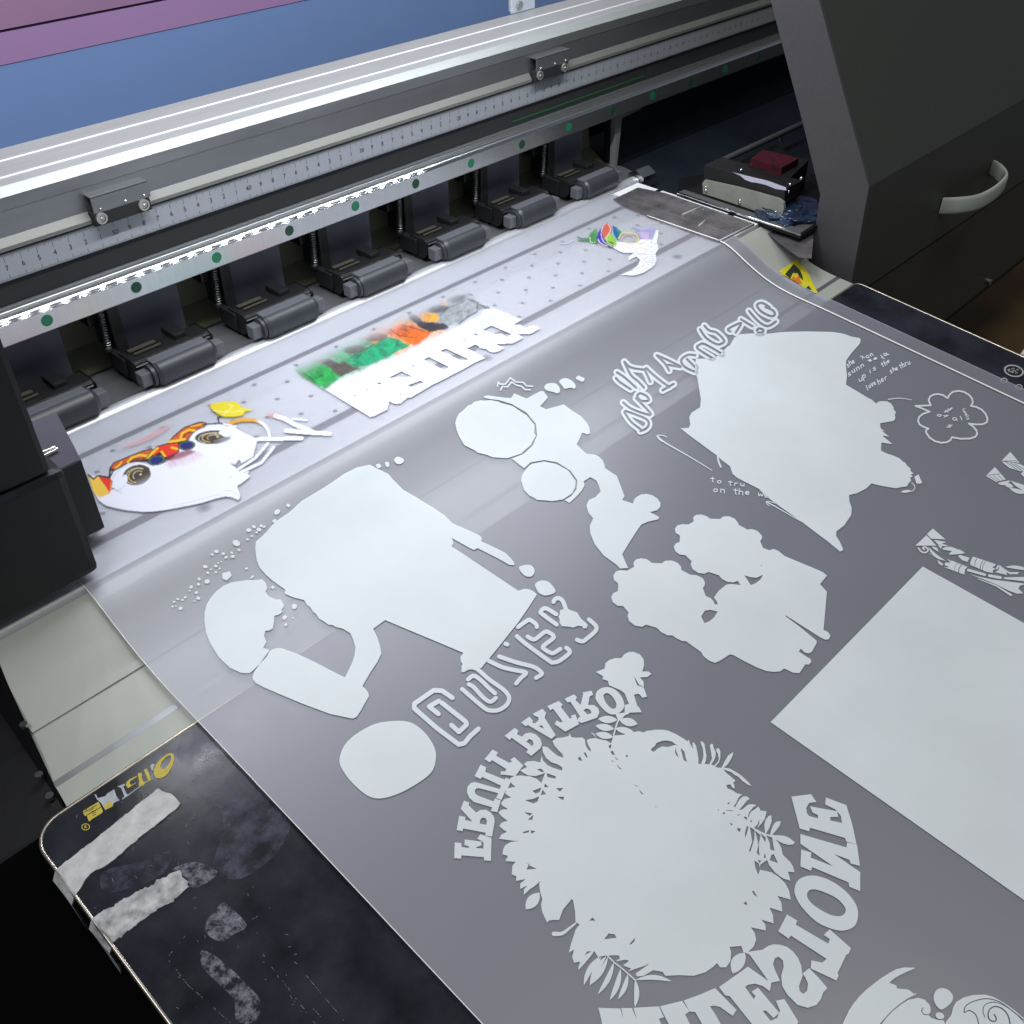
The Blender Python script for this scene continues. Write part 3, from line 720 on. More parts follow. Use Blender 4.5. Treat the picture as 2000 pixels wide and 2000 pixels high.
tube('table_rim',[(x-(0.0006 if x<0.1 else -0.0006),y,float(ztable(y))-0.0004) for x,y in out],0.0009,RIM,TB,n=8)
# lettering, mirrored as it stands on the table
lg=[]
Y1=[fl([(1195,540),(1200,470),(1225,400),(1240,380),(1300,310),(1380,250),(1440,232),(1480,250),(1492,310),(1470,400),(1420,500),(1360,570),(1290,600),(1230,595)]),
    fl([(1050,480),(1085,455),(1110,500),(1155,610),(1115,640)]),fl([(960,530),(1010,515),(1070,670),(1000,720)]),
    fl([(795,660),(840,615),(945,565),(950,580),(850,640),(840,670),(870,700),(930,660),(935,670),(820,745),(790,700)]),
    fl([(165,1075),(390,940),(430,1010),(455,1080),(440,1105),(300,1190),(260,1225),(245,1215),(225,1150),(195,1145),(170,1110)]),
    fl(ell(205,1305,62,50)),fl([(975,720),(1050,700),(1060,660),(990,540)])]+stroke(fl([(990,700),(1150,620)]),1.6)
H1=[fl([(1285,430),(1310,360),(1360,300),(1420,265),(1448,280),(1445,330),(1400,410),(1350,460),(1305,465)]),fl(ell(205,1305,50,39)),
    fl([(1015,570),(1035,560),(1065,640),(1045,655)])]
for s in (((175,1095),(375,985)),((215,1045),(225,1075)),((250,1080),(300,1050),(320,1030)),((290,1080),(350,1075)),((300,1110),(345,1095)),((310,1140),(355,1120)),((215,1140),(440,1010))):
    H1+=stroke(fl(s),1.3)
flat('table_lettering',Y1,ztable,0.00025,YEL,tt,holes=H1,maxcurve=False)
W1=[fl([(665,720),(770,680),(780,700),(750,720),(800,830),(850,835),(740,905),(735,890),(770,870),(720,740)]),
    fl([(330,830),(360,840),(380,890),(490,860),(520,820),(620,760),(650,860),(700,920),(610,960),(600,1010),(490,1065),(430,960),(370,910)]),
    fl([(1140,420),(1170,390),(1215,400),(1188,450),(1195,490),(1160,480)])]+stroke(fl([(740,900),(990,725)]),1.5)
flat('worn_lettering',W1,ztable,0.00032,WORN,tt,maxcurve=False)
flat('table_lettering',[fl([(500,960),(560,930),(600,970),(600,1010),(495,1062),(470,1010)]) ]+stroke(fl([(188,1320),(195,1290),(215,1295),(200,1310),(222,1325)]),1.2,n=6),ztable,0.00040,YEL,tt,holes=[fl([(525,985),(550,980),(545,1000),(530,1000)])],maxcurve=False)
# printed emblem and rings on the table's right
E1=[f6(ell(1835,410,96,56,12))]; E2=[f6(ell(1835,410,80,45,12))]
flat('table_emblem',E1,ztable,0.00025,PRINTW,tt,holes=E2,maxcurve=False)
blk=[]
for k in range(26):
    cx=1835+random.uniform(-55,55); cy=410+random.uniform(-26,26)*0.9
    blk+=stroke(f6([(cx,cy),(cx+random.uniform(-16,16),cy+random.uniform(-10,10))]),1.1,n=5)
flat('table_emblem',blk,ztable,0.00025,PRINTW,tt,maxcurve=False)
flat('table_emblem',[f6(ell(1742,500,34,26)),f6(ell(1883,562,34,26))],ztable,0.00025,PRINTW,tt,holes=[f6(ell(1742,500,24,17)),f6(ell(1883,562,24,17))],maxcurve=False)
# residues and scratches worn into the top
RS=[sm(Z53([(1120,1370),(1200,1280),(1240,1300),(1330,1400),(1260,1450),(1190,1490),(1110,1440)])),
    sm(Z53([(1085,1540),(1150,1560),(1250,1640),(1330,1720),(1400,1800),(1395,1900),(1330,1932),(1270,1900),(1260,1800),(1160,1700),(1090,1620)])),
    sm(Z53([(930,1100),(1050,1060),(1170,1110),(1120,1170),(1030,1200),(1000,1140)]))]
flat('tape_residue',RS,ztable,0.0002,RESID,tt,maxcurve=False)
SM=[sm(Z53([(1040,620),(1200,470),(1330,600),(1560,800),(1500,1000),(1300,1150),(1150,1100),(1200,900),(1190,780),(1080,700)])),
    sm(Z53([(560,1110),(760,1060),(920,1000),(880,1120),(700,1200),(560,1220)])),
    sm(Z53([(1050,350),(1190,470),(1020,570),(950,440)]))]
flat('smudge',SM,ztable,0.00018,SMUDGE,tt,maxcurve=False)
sc=[]
for a_,b_ in (((1230,1320),(1700,1932)),((1590,1600),(1870,1932)),((1690,1850),(1760,1932)),((950,1640),(1010,1720)),((1010,1720),(1250,1932)),((900,1580),(950,1640)),((900,1580),(1000,1460)),((1010,550),(1200,475)),((1140,1530),(1390,1350)),((1420,1560),(1640,1890)),((940,650),(1060,600)),((1000,870),(1060,800))):
    a=np.array(a_,float); b=np.array(b_,float)
    L=np.linalg.norm(b-a); nseg=int(L/16)
    for k in range(nseg):
        if random.random()<0.5: continue
        p=a+(b-a)*k/nseg; q=a+(b-a)*(k+random.uniform(0.3,1))/nseg
        sc+=stroke(Z53([p+rng.normal(0,1.2,2),q+rng.normal(0,1.2,2)]),random.uniform(0.4,1.0),n=4)
for k in range(70):
    p=np.array([random.uniform(350,1700),random.uniform(700,1900)]); 
    if p[0]<225+(p[1]-930)*0.76 or p[1]<p[0]*1.0-250: continue
    q=p+rng.normal(0,9,2); sc+=stroke(Z53([p,q]),random.uniform(0.4,0.9),n=4)
flat('scratch',sc,ztable,0.00028,mat('scratch_line',(0.22,0.22,0.25),0.6),tt,maxcurve=False)
# stand under the table
box('table_support',0.10,0.70,0.10,0.30,-0.55,-0.405,BLACKM,TB)

# ---- two strips of masking tape wrapped over the rim
def torn(P,j):
    out=[]
    for a,b in zip(P,P[1:]+P[:1]):
        a=np.array(a);b=np.array(b); L=np.linalg.norm(b-a); k=max(1,int(L/5))
        for i in range(k): out.append(tuple(a+(b-a)*i/k+rng.normal(0,j,2)))
    return out
def tape(name,pts,hang,label,m_):
    pts=torn(pts,0.55 if 'longer' in label else 1.1); q=drop(pts,ztable); n=len(q)
    bm=bmesh.new()
    a=[bm.verts.new((v[0],v[1],v[2]+0.0007+0.0002*math.sin(i*0.7))) for i,v in enumerate(q)]; b=[bm.verts.new((v[0],v[1],v[2]+0.0001)) for v in q]
    bm.faces.new(a)
    for i in range(n): bm.faces.new((a[i],b[i],b[(i+1)%n],a[(i+1)%n]))
    h=[]
    for (px_,dx,dz) in hang:
        p=drop([px_],ztable)[0]; h.append((p[0]+dx,p[1],p[2]+dz))
    # flap: row on the rim, row at the table's underside, ragged lower row
    k=len(h)//3
    vv=[bm.verts.new(c) for c in h]
    for r in range(2):
        for i in range(k-1):
            bm.faces.new((vv[r*k+i],vv[r*k+i+1],vv[(r+1)*k+i+1],vv[(r+1)*k+i]))
    vo=[bm.verts.new((c[0]-0.0006,c[1],c[2]-0.0002)) for c in h]
    for r in range(2):
        for i in range(k-1):
            bm.faces.new((vo[r*k+i],vo[(r+1)*k+i],vo[(r+1)*k+i+1],vo[r*k+i+1]))
    o=finish(name,bm,m_); return tag(o,label,'tape','masking tape on the table rim')
def hangrows(e0,e1,depths,k=6):
    rows=[]
    for r in range(3):
        for i in range(k):
            t=i/(k-1); p=(e0[0]*(1-t)+e1[0]*t,e0[1]*(1-t)+e1[1]*t)
            d=np.interp(t,[0,0.25,0.5,0.75,1],depths)
            rows.append((p,(0.0002,-0.0022,-0.0015)[r],(0.0009,-0.0035,-d)[r]))
    return rows
t1=Z53([(305,1108),(345,1070),(420,1015),(560,905),(700,790),(800,710),(855,668),(880,682),(925,695),(950,720),(972,748),(965,765),(880,835),(760,925),(640,1030),(560,1092),(520,1105),(480,1135),(450,1180),(408,1240),(370,1190),(330,1140)])
tape('masking_tape',t1,hangrows(Z53([(305,1108)])[0],Z53([(408,1240)])[0],[0.008,0.010,0.012,0.020,0.026]),'longer pale masking tape strip beside the yellow lettering, wrapped over the table rim',TAPE)
t2=Z53([(500,1368),(560,1325),(660,1270),(760,1215),(830,1180),(845,1160),(880,1150),(930,1118),(975,1108),(990,1140),(1012,1170),(1022,1198),(985,1225),(960,1255),(880,1300),(800,1352),(700,1430),(612,1500),(570,1450),(530,1400)])
tape('masking_tape',t2,hangrows(Z53([(500,1368)])[0],Z53([(612,1500)])[0],[0.006,0.012,0.020,0.028,0.016]),'shorter frayed grey masking tape strip, the nearer one to the dark scratched area',TAPE2)

# ================================================================== FILM
FX0,FX1=0.1125,0.6932
ys=[-0.40,-0.2,0.0,0.15]+list(np.arange(0.20,0.29,0.01))+[y for y in np.unique(np.round(FS[:,0],4)) if 0.29<y<0.5425]+[0.5425]
ys=sorted(set(np.round(ys,4)))
V=[];Fc=[]
nx=30
for y in ys:
    for i in range(nx+1):
        x=FX0+(FX1-FX0)*i/nx; e=min(i,nx-i)/nx
        V.append((x,y,float(zfilm(y))+ (0.0006*math.exp(-e*30) if y<0.40 else 0)))
for j in range(len(ys)-1):
    for i in range(nx):
        a=j*(nx+1)+i; Fc.append((a,a+1,a+nx+2,a+nx+1))
film=mesh_obj('transfer_film',V,Fc,FILMM,None,smooth=True)
tag(film,'milky translucent transfer film printed with white and coloured artwork, feeding off the platen','film')
# crease line near the right edge, and the film's two cut edges
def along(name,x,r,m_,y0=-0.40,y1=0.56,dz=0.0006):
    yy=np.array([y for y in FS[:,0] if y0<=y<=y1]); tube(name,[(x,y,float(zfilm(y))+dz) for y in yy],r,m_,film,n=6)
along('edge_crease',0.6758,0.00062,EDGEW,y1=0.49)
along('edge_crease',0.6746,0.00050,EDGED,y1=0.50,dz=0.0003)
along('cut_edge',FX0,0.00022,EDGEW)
along('cut_edge',FX1,0.00025,FILMM)

OFF=0.0006
PRN=[]
def prn(name,solids,holes=(),off=OFF,m_=INK,label=None):
    return flat(name,solids,zfilm,off,m_,film,holes=holes,label=label)
# --- figure with a round head and a bent arm
body=Z4([(1380,1130),(1377,1170),(1385,1230),(1400,1270),(1435,1310),(1470,1340),(1540,1390),(1535,1410),(1580,1430),(1640,1445),(1655,1470),(1675,1485),(1690,1510),(1705,1520),(1720,1545),(1750,1562),(1770,1578),(1795,1580),(1810,1590),(1850,1600),(1890,1625),(1905,1660),(1917,1700),(1912,1740),(1898,1785),(1860,1862),(1780,1822),(1700,1780),(1600,1733),(1520,1705),(1495,1704),(1470,1710),(1452,1725),(1440,1750),(1400,1790),(1370,1835),(1362,1860)])
body+=Z53([(1365,80),(1380,98),(1420,120),(1500,155),(1640,213),(1780,265),(1880,286)])
body+=Z54([(110,290),(130,280),(150,250),(175,205),(195,170),(192,150),(175,128),(160,116)])
body+=Z5([(200,1840),(240,1780),(262,1735),(255,1690),(240,1645),(218,1600),(283,1553),(705,1730),(688,1752),(690,1775),(700,1790),(693,1805),(700,1828),(715,1822),(735,1812),(760,1815),(800,1812),(860,1740),(920,1665),(1000,1565),(1045,1500),(1075,1455),(1100,1415),(1085,1400),(1060,1387),(1030,1384),(1000,1395),(880,1315),(760,1235),(640,1155),(650,1140),(648,1125),(640,1110),(745,1168),(762,1175),(780,1165),(880,1215),(925,1240),(950,1255),(978,1257),(978,1245),(965,1225),(930,1190),(870,1160),(800,1128),(803,1110),(790,1095),(700,1055),(645,1030),(600,985),(540,945),(450,890),(380,850),(330,800),(300,765),(240,735),(200,715),(130,730),(60,765)])
body+=f1([(1932,930),(1840,990),(1740,1050),(1640,1110),(1520,1220),(1400,1300),(1360,1340),(1310,1400),(1260,1450)])
neck=Z4([(1365,1825),(1400,1790),(1455,1715),(1415,1700),(1340,1800),(1335,1840)])
head=sm(Z4([(1107,1490),(1125,1450),(1155,1410),(1200,1370),(1250,1350),(1330,1337),(1400,1338),(1425,1345)]),3)[:-3]
head=Z4([(1103,1560),(1105,1510),(1115,1470),(1135,1435),(1165,1400),(1205,1368),(1250,1350),(1330,1337),(1395,1336),(1412,1332),(1430,1348),(1442,1378),(1432,1400),(1450,1425),(1490,1442),(1512,1440),(1532,1470),(1528,1485),(1518,1497),(1524,1508),(1505,1524),(1480,1530),(1478,1560),(1472,1598),(1455,1608),(1430,1612),(1425,1640),(1437,1670),(1410,1722),(1390,1745),(1365,1825),(1345,1840),(1300,1838),(1240,1810),(1180,1752),(1135,1680),(1112,1620)])
prn('figure_print',[body,head,neck])
bits=[Z4([(1572,1478),(1582,1464),(1598,1468),(1602,1482),(1592,1494),(1578,1492)]),Z4([(1460,1378),(1470,1366),(1482,1376),(1472,1388)]),Z4([(1522,1538),(1535,1525),(1550,1533),(1542,1548),(1528,1552)]),Z4([(1572,1540),(1584,1536),(1584,1548)]),Z4([(1533,1576),(1545,1568),(1552,1580),(1538,1588)]),
 Z4([(1200,1300),(1240,1290),(1250,1315),(1225,1340),(1200,1330)]),Z4([(1350,1325),(1362,1310),(1370,1318),(1358,1330)])]
for X,Y,R in ((1555,935,12),(1495,970,18),(1480,1018,12),(1410,1045,10),(1370,1050,11),(1342,1068,14),(1397,1065,14),(1425,1050,8),(1360,1100,8),(1335,1118,8),(1385,1080,8),(1275,1138,22),(1290,1175,9),(1255,1210,12),(1220,1215,10),(1205,1195,10),(1168,1183,13),(1145,1200,9),(1250,1190,8),(1165,1262,10),(1108,1265,13),(1122,1298,9),(1138,1280,6),(1165,1295,8),(1185,1275,7),(1178,1245,6),(1195,1238,5),(1075,1332,10),(1072,1360,10),(1118,1345,16),(1032,1375,11),(1060,1405,10),(1025,1395,7),(1070,1435,12),(1050,1450,6),(1000,1430,9),(985,1445,8),(960,1440,8),(940,1455,8),(975,1490,12),(932,1480,7),(950,1478,5),(1330,1275,9)):
    bits.append(Z4(ell(X,Y,R,R*0.75,random.uniform(-40,40),n=7)))
prn('splash_print',bits)
# --- tractor with two wheels and the duck shape below
wheel1=Z5([(660,490),(668,462),(680,440),(705,420),(730,395),(748,390),(762,376),(800,368),(820,370),(850,367),(890,374),(905,382),(960,396),(975,402),(1030,440),(1045,448),(1080,492),(1088,500),(1086,545),(1095,558),(1072,600),(1066,612),(1026,645),(1018,655),(940,680),(900,678),(860,675),(830,662),(780,650),(770,640),(710,610),(700,595),(680,560),(668,530)])
wheel2=Z5([(1015,800),(1020,775),(1030,755),(1060,720),(1075,710),(1140,698),(1160,703),(1200,710),(1215,718),(1265,743),(1275,755),(1300,792),(1309,800),(1306,838),(1290,870),(1275,880),(1240,903),(1180,912),(1150,908),(1100,905),(1085,893),(1060,882),(1040,860),(1030,850)])
tr=Z5([(815,345),(840,342),(880,348),(930,354),(962,355),(978,330),(1045,358),(1115,320),(1135,318),(1160,352),(1118,400),(1150,416),(1245,390),(1340,455),(1370,490),(1383,515),(1386,545),(1375,552),(1345,543),(1330,575),(1315,605),(1340,632),(1368,656),(1410,660),(1435,672),(1455,692),(1467,722),(1465,732),(1530,775),(1550,825),(1572,885),(1560,905),(1618,925),(1622,905),(1638,888),(1660,876),(1690,872),(1722,880),(1750,898),(1766,922),(1765,942),(1750,960),(1710,971),(1760,998),(1752,1010),(1700,1022),(1662,1038),(1630,1085),(1595,1140),(1560,1198),(1575,1235),(1592,1272),(1548,1275),(1530,1255),(1460,1205),(1412,1145),(1388,1085),(1385,1045),(1403,1005),(1378,975),(1367,935),(1380,905),(1415,890),(1443,860),(1435,830),(1420,800),(1388,782),(1352,805),(1357,825),(1345,850),(1320,880),(1275,922),(1250,905),(1285,885),(1313,850),(1318,800),(1280,747),(1210,703),(1140,690),(1065,703),(1032,735),(965,682),(1030,657),(1078,612),(1102,556),(1094,495),(1045,435),(965,388),(905,370),(890,366),(850,362),(818,354)])
prn('tractor_print',[wheel1,wheel2,tr])
cl=[sm(Z5([(1140,300),(1152,280),(1190,275),(1215,287),(1225,315),(1213,330),(1190,324),(1155,315)])),sm(Z5([(1220,265),(1250,248),(1285,260),(1308,285),(1303,305),(1280,300),(1250,306),(1237,290)])),sm(Z5([(1310,250),(1323,235),(1340,242),(1357,250),(1348,268),(1330,262)])),
    sm(Z5([(1003,1270),(1030,1257),(1068,1257),(1088,1285),(1075,1315),(1045,1318),(1020,1300)])),sm(Z5([(1090,1360),(1120,1340),(1160,1345),(1190,1375),(1200,1400),(1175,1415),(1140,1420),(1110,1405),(1098,1385)])),sm(Z5([(330,690),(350,672),(382,685),(378,705),(350,712)])),sm(Z5([(232,718),(250,710),(262,725),(245,735)])),sm(Z5([(282,705),(300,700),(305,722),(290,728)]))]
for c_ in cl: prn('cloud_print',[c_])
prn('zigzag_print',stroke(f3([(1105,1455),(1115,1400),(1135,1428),(1205,1428),(1268,1348),(1335,1400),(1432,1408),(1470,1450),(1550,1455)]),2.6)+stroke(f3([(1145,1505),(1168,1458),(1235,1462),(1285,1400),(1338,1440),(1410,1458),(1450,1497),(1518,1500)]),2.8))
# --- outlined letters running down the middle
w=8.2
D=[]
for P in ([(1295,240),(1305,215),(1350,190),(1400,215),(1430,270),(1450,330)],[(1330,395),(1215,325),(1165,325),(1135,360),(1150,390),(1335,525)],[(1740,460),(1820,530),(1835,570),(1810,620),(1690,720),(1650,735),(1590,715)],
          [(850,555),(970,470),(1010,470),(1075,520),(1085,555)],[(835,670),(950,770),(1240,980),(1290,1000),(1370,980),(1500,875),(1455,815)],[(970,675),(1020,705),(1070,705),(1180,620),(1230,620),(1300,685),(1170,790),(1175,830),(1260,880),(1300,880),(1380,830)],
          [(690,765),(715,775)],[(610,925),(830,1000),(1010,1045),(1090,1080),(1145,1130),(1140,1155),(1075,1195)],[(480,980),(650,1060),(820,1100),(950,1130),(890,1190),(825,1265)],
          [(160,1100),(230,1065),(330,1080),(480,1210),(650,1330),(725,1410),(735,1480),(690,1550),(600,1600),(510,1605),(420,1570),(145,1335)],[(220,1215),(280,1170),(330,1185),(400,1240),(480,1320),(560,1390)],[(230,1275),(290,1310),(400,1430),(470,1485),(520,1490),(570,1445)]):
    D+=stroke(smo(g5(P),3),w)
for P in ([(645,178),(590,140),(545,137),(440,210),(440,235),(560,340),(680,430),(710,422),(740,385),(785,345)],[(570,265),(520,225),(572,195)],[(588,205),(715,305),(722,322),(680,362),(640,325)]):
    D+=stroke(Z54(P),9.2)
D.append(g5([(1375,345),(1430,325),(1470,320),(1500,340),(1590,370),(1615,410),(1640,450),(1700,500),(1725,530),(1710,570),(1670,575),(1655,545),(1600,540),(1540,562),(1480,550),(1400,545),(1370,500),(1372,460),(1355,425),(1375,390)]))
prn('outline_lettering',D)
prn('pebble_print',[sm(Z54([(37,510),(60,440),(120,378),(230,318),(350,302),(430,315),(500,370),(548,445),(556,510),(530,582),(440,650),(340,700),(250,721),(180,700),(100,630),(50,560)]))])
# --- two flowers joined to a bag shape
fw=g4([(115,700),(110,672),(80,650),(75,610),(95,580),(130,567),(190,572),(245,540),(240,505),(260,480),(300,470),(350,478),(392,508),(472,512),(500,490),(550,488),(600,505),(630,540),(632,566),(705,605),(760,610),(810,635),(826,670),(822,698),(808,712),(832,780),(870,795),(895,820),(905,848),(930,848),(925,828),(900,790),(940,735),(1000,688),(1040,680),(1118,690),(1095,655),(1060,668),(1010,663),(965,640),(940,610),(855,582),(820,597),(770,590),(725,560),(708,520),(717,495),(665,445),(620,440),(585,415),(570,375),(585,350),(618,335),(622,285),(585,260),(580,225),(600,200),(640,190),(690,193),(733,168),(730,135),(750,115),(795,110),(840,125),(868,145),(950,148),(975,127),(1020,125),(1065,142),(1095,175),(1102,195),(1175,235),(1210,230),(1255,245),(1290,280),(1295,305),(1278,330),(1302,385),(1355,405),(1385,393),(1425,408),(1480,452),(1740,560),(1795,585),(1825,612),(1770,682),(1825,745),(1812,900),(1798,1058),(1835,1075),(1854,1105),(1840,1135),(1810,1138),(1770,1118),(1490,940),(1485,945),(1600,1030),(1740,1145),(1742,1165),(1700,1240),(1670,1250),(1640,1240),(1612,1212),(1595,1235),(1640,1265),(1695,1300),(1695,1325),(1675,1342),(1648,1340),(1600,1412),(1545,1408),(1500,1385),(1475,1375),(1440,1398),(1390,1402),(1330,1395),(1250,1365),(1140,1310),(1060,1265),(1030,1258),(950,1310),(910,1328),(860,1310),(815,1275),(795,1240),(670,1150),(640,1150),(590,1125),(560,1103),(520,1103),(465,1075),(430,1040),(343,1015),(310,1032),(250,1022),(205,985),(190,945),(200,915),(155,862),(110,860),(70,830),(57,790),(75,755),(112,740)])
prn('flower_print',[fw],holes=[g4([(1150,610),(1200,625),(1250,630),(1302,605),(1280,645),(1240,675),(1200,690)]),g4([(795,948),(825,900),(870,893),(930,908),(900,955),(865,985),(822,1003)]),g4([(1283,525),(1292,525),(1288,537)])])
# --- pointed hat shape
hat=Z52([(345,350),(370,305),(400,288),(460,283),(550,285),(640,275),(760,272),(900,275),(960,285),(1000,300),(1045,308),(1052,318),(1045,340),(1000,390),(972,430),(972,470),(977,510),(972,560),(1040,600),(1085,628),(1110,640),(1135,662),(1145,652),(1160,648),(1195,650),(1215,662),(1228,682),(1228,692),(1241,708),(1235,722),(1238,742),(1228,755),(1155,768),(1158,795),(1182,812),(1164,808),(1204,840),(1166,834),(1222,880),(1162,872),(1160,915),(1185,928),(1205,935),(1222,940),(1240,948),(1262,958),(1275,972),(1292,982),(1302,998),(1320,1012),(1318,1022),(1336,1042),(1320,1042),(1330,1055),(1318,1060),(1322,1078),(1308,1092),(1300,1108),(1270,1112),(1240,1118),(1200,1112),(1160,1105),(1108,1092),(1080,1120),(1030,1145),(988,1155),(990,1190),(1002,1225),(1000,1262),(960,1320),(920,1350),(918,1375),(940,1410),(957,1450),(940,1460),(880,1410),(740,1305),(600,1205),(540,1160),(500,1120),(430,1085),(385,1062),(360,1040),(347,1000),(300,965),(280,945),(130,835),(80,795),(125,792),(133,772),(127,735),(140,710),(185,682),(190,640),(170,520),(158,495),(162,420),(250,418),(290,400),(335,352)])
det=stroke(f6([(870,1470),(897,1495),(900,1520),(885,1545),(850,1553)]),1.6)+[f6([(895,1415),(938,1390),(945,1420),(970,1468),(950,1480),(915,1476),(905,1445)]),f6(leaf((765,1557),(868,1545),26))]+stroke(Z52([(280,945),(285,975),(297,1003)]),3.4)
prn('hat_print',[hat]+det)
# --- curly outlined words above the hat
cores=[[(190,715),(250,840),(320,900),(375,960)],[(370,790),(250,770),(190,715)],[(120,815),(200,870),(300,960)],[(110,870),(150,910),(250,975)],[(380,785),(410,850),(435,905)],[(395,775),(500,870),(615,955)],[(550,985),(655,925)],
 [(495,655),(575,735),(612,800)],[(600,745),(720,765)],[(500,655),(600,700),(720,760)],[(860,655),(790,650),(725,700),(760,765),(855,810)],[(780,690),(860,770)],[(1020,680),(880,590),(900,555),(950,550),(1110,640)],[(905,410),(960,490),(1060,550),(1115,540),(1130,510),(1060,440),(990,420),(945,375)],
 [(1190,430),(1170,405),(1290,350),(1240,440)],[(1290,315),(1380,370),(1400,380)],[(1365,235),(1450,330),(1540,380),(1620,335)],[(1560,200),(1490,160),(1440,180),(1480,240),(1570,285),(1610,270),(1590,230),(1520,200)],[(1440,420),(1460,400),(1500,415),(1490,440),(1450,440)],
 [(340,1010),(310,1040),(350,1085),(420,1080),(400,1040),(350,1015)],[(180,1100),(240,1150),(330,1190),(430,1220)],[(300,1060),(400,1160),(440,1210)],[(190,1190),(250,1280),(340,1350)],[(200,1180),(300,1215),(400,1260),(420,1310),(390,1350),(340,1370)]]
sol=[];hol=[]
for P in cores: sol+=stroke(smo(f5(P),3),14.2,n=10); hol+=stroke(smo(f5(P),3),4.6,n=6)
prn('curly_lettering',sol,holes=hol)
prn('brush_stroke_print',stroke(smo(f5([(500,1415),(540,1455),(620,1505),(760,1585),(900,1668),(1015,1740)])),3.0,taper=(1.1,0.5))+stroke(smo(f5([(590,1425),(550,1410),(505,1410),(512,1440),(540,1465)])),1.7)
    +stroke(smo(g4([(1410,20),(1360,5),(1330,5),(1335,25),(1355,40)])),1.6)+stroke(smo(g4([(1340,12),(1420,55),(1530,120),(1640,180)])),2.4,taper=(1.1,0.5))+stroke(smo(f6([(650,683),(760,672),(870,688)])),2.0,taper=(1.0,0.6)))
# --- handwriting (single-line hand)
GL={'v':[[(.08,.9),(.32,0),(.62,.9)]],'t':[[(.35,1.3),(.35,.15),(.5,0)],[(.05,.95),(.65,.95)]],'o':[[(.5,.9),(.15,.75),(.1,.3),(.35,0),(.6,.2),(.65,.65),(.5,.9)]],'n':[[(.1,.9),(.1,0)],[(.1,.6),(.35,.9),(.6,.8),(.62,0)]],'h':[[(.1,1.5),(.1,0)],[(.1,.6),(.35,.9),(.6,.75),(.62,0)]],
 'e':[[(.1,.45),(.6,.5),(.5,.85),(.25,.9),(.08,.5),(.25,.05),(.6,.1)]],'w':[[(.05,.9),(.2,0),(.4,.6),(.6,0),(.78,.9)]],'a':[[(.6,.8),(.3,.9),(.08,.45),(.25,0),(.55,.2),(.6,.85),(.62,0)]],'y':[[(.1,.9),(.3,.1)],[(.62,.9),(.35,-.4),(.1,-.5)]],
 'r':[[(.1,.9),(.1,0)],[(.1,.6),(.35,.9),(.55,.85)]],'u':[[(.1,.9),(.12,.2),(.35,0),(.6,.3)],[(.6,.9),(.62,0)]],'m':[[(.05,.9),(.05,0)],[(.05,.7),(.25,.9),(.35,.6),(.35,0)],[(.35,.7),(.55,.9),(.68,.6),(.7,0)]],'b':[[(.1,1.4),(.1,0)],[(.1,.5),(.4,.9),(.65,.5),(.4,0),(.1,.15)]],
 'f':[[(.6,1.4),(.35,1.3),(.3,0)],[(.05,.8),(.55,.8)]],'l':[[(.3,1.5),(.3,0)]],'p':[[(.1,.9),(.1,-.6)],[(.1,.6),(.4,.9),(.62,.5),(.4,.05),(.1,.2)]],'g':[[(.6,.8),(.3,.9),(.1,.5),(.35,.1),(.6,.4)],[(.6,.9),(.55,-.5),(.15,-.5)]],'i':[[(.3,.9),(.3,0)],[(.3,1.2),(.31,1.25)]],'s':[[(.6,.85),(.2,.85),(.2,.5),(.55,.4),(.5,0),(.1,.05)]],'k':[[(.1,1.4),(.1,0)],[(.6,.9),(.12,.4),(.6,0)]],'d':[[(.6,1.4),(.6,0)],[(.6,.7),(.3,.9),(.1,.45),(.3,0),(.6,.2)]],'c':[[(.6,.8),(.2,.85),(.1,.4),(.3,0),(.6,.1)]]}
def hand(txt,o,u,v,wpx):
    """o: start pixel, u: advance vector per letter, v: x-height vector (pixels)"""
    out=[]; o=np.array(o,float); u=np.array(u,float); v=np.array(v,float)
    for i,ch in enumerate(txt):
        jx,jy,js=random.uniform(-.1,.1),random.uniform(-.15,.15),random.uniform(.85,1.25)
        if ch==' ': continue
        for st in GL[ch]: out+=stroke([tuple(o+u*(i+a*1.12+jx)+v*(b*js+jy)+u*b*0.12) for a,b in st],wpx,n=5)
    return out
K=4.83
def h6(txt,o,e,v,wpx=1.9):
    o=f6([o])[0]; e=f6([e])[0]; n=len(txt); return hand(txt,o,((e[0]-o[0])/n,(e[1]-o[1])/n),(v[0]/K,v[1]/K),wpx*0.95)
hw=[]
hw+=hand('to tru',f5([(1000,1850)])[0],(11.5,1.6),(-1.0,-6.5),1.8)
hw+=hand('on the wa',f5([(1030,1940)])[0],(12.3,1.3),(-1.0,-7.0),1.9)
prn('handwritten_text',hw)
hw=h6('you',(395,290),(500,240),(12,22))+h6('for',(570,270),(655,235),(14,24))+h6('se',(455,320),(550,275),(10,18))
hw+=h6('she',(262,385),(345,330),(-16,-26))+h6('the',(590,380),(670,330),(-16,-26))+h6('sunn',(275,465),(430,365),(-13,-22))+h6('is',(470,440),(545,400),(-12,-24))+h6('up',(370,520),(455,470),(-14,-26))
hw+=h6('love',(450,600),(540,540),(-14,-28))+h6('her',(560,545),(650,475),(-14,-26))+h6('she',(670,440),(750,395),(-12,-24))+h6('thru',(760,395),(870,350),(-14,-28))
prn('handwritten_text',hw)
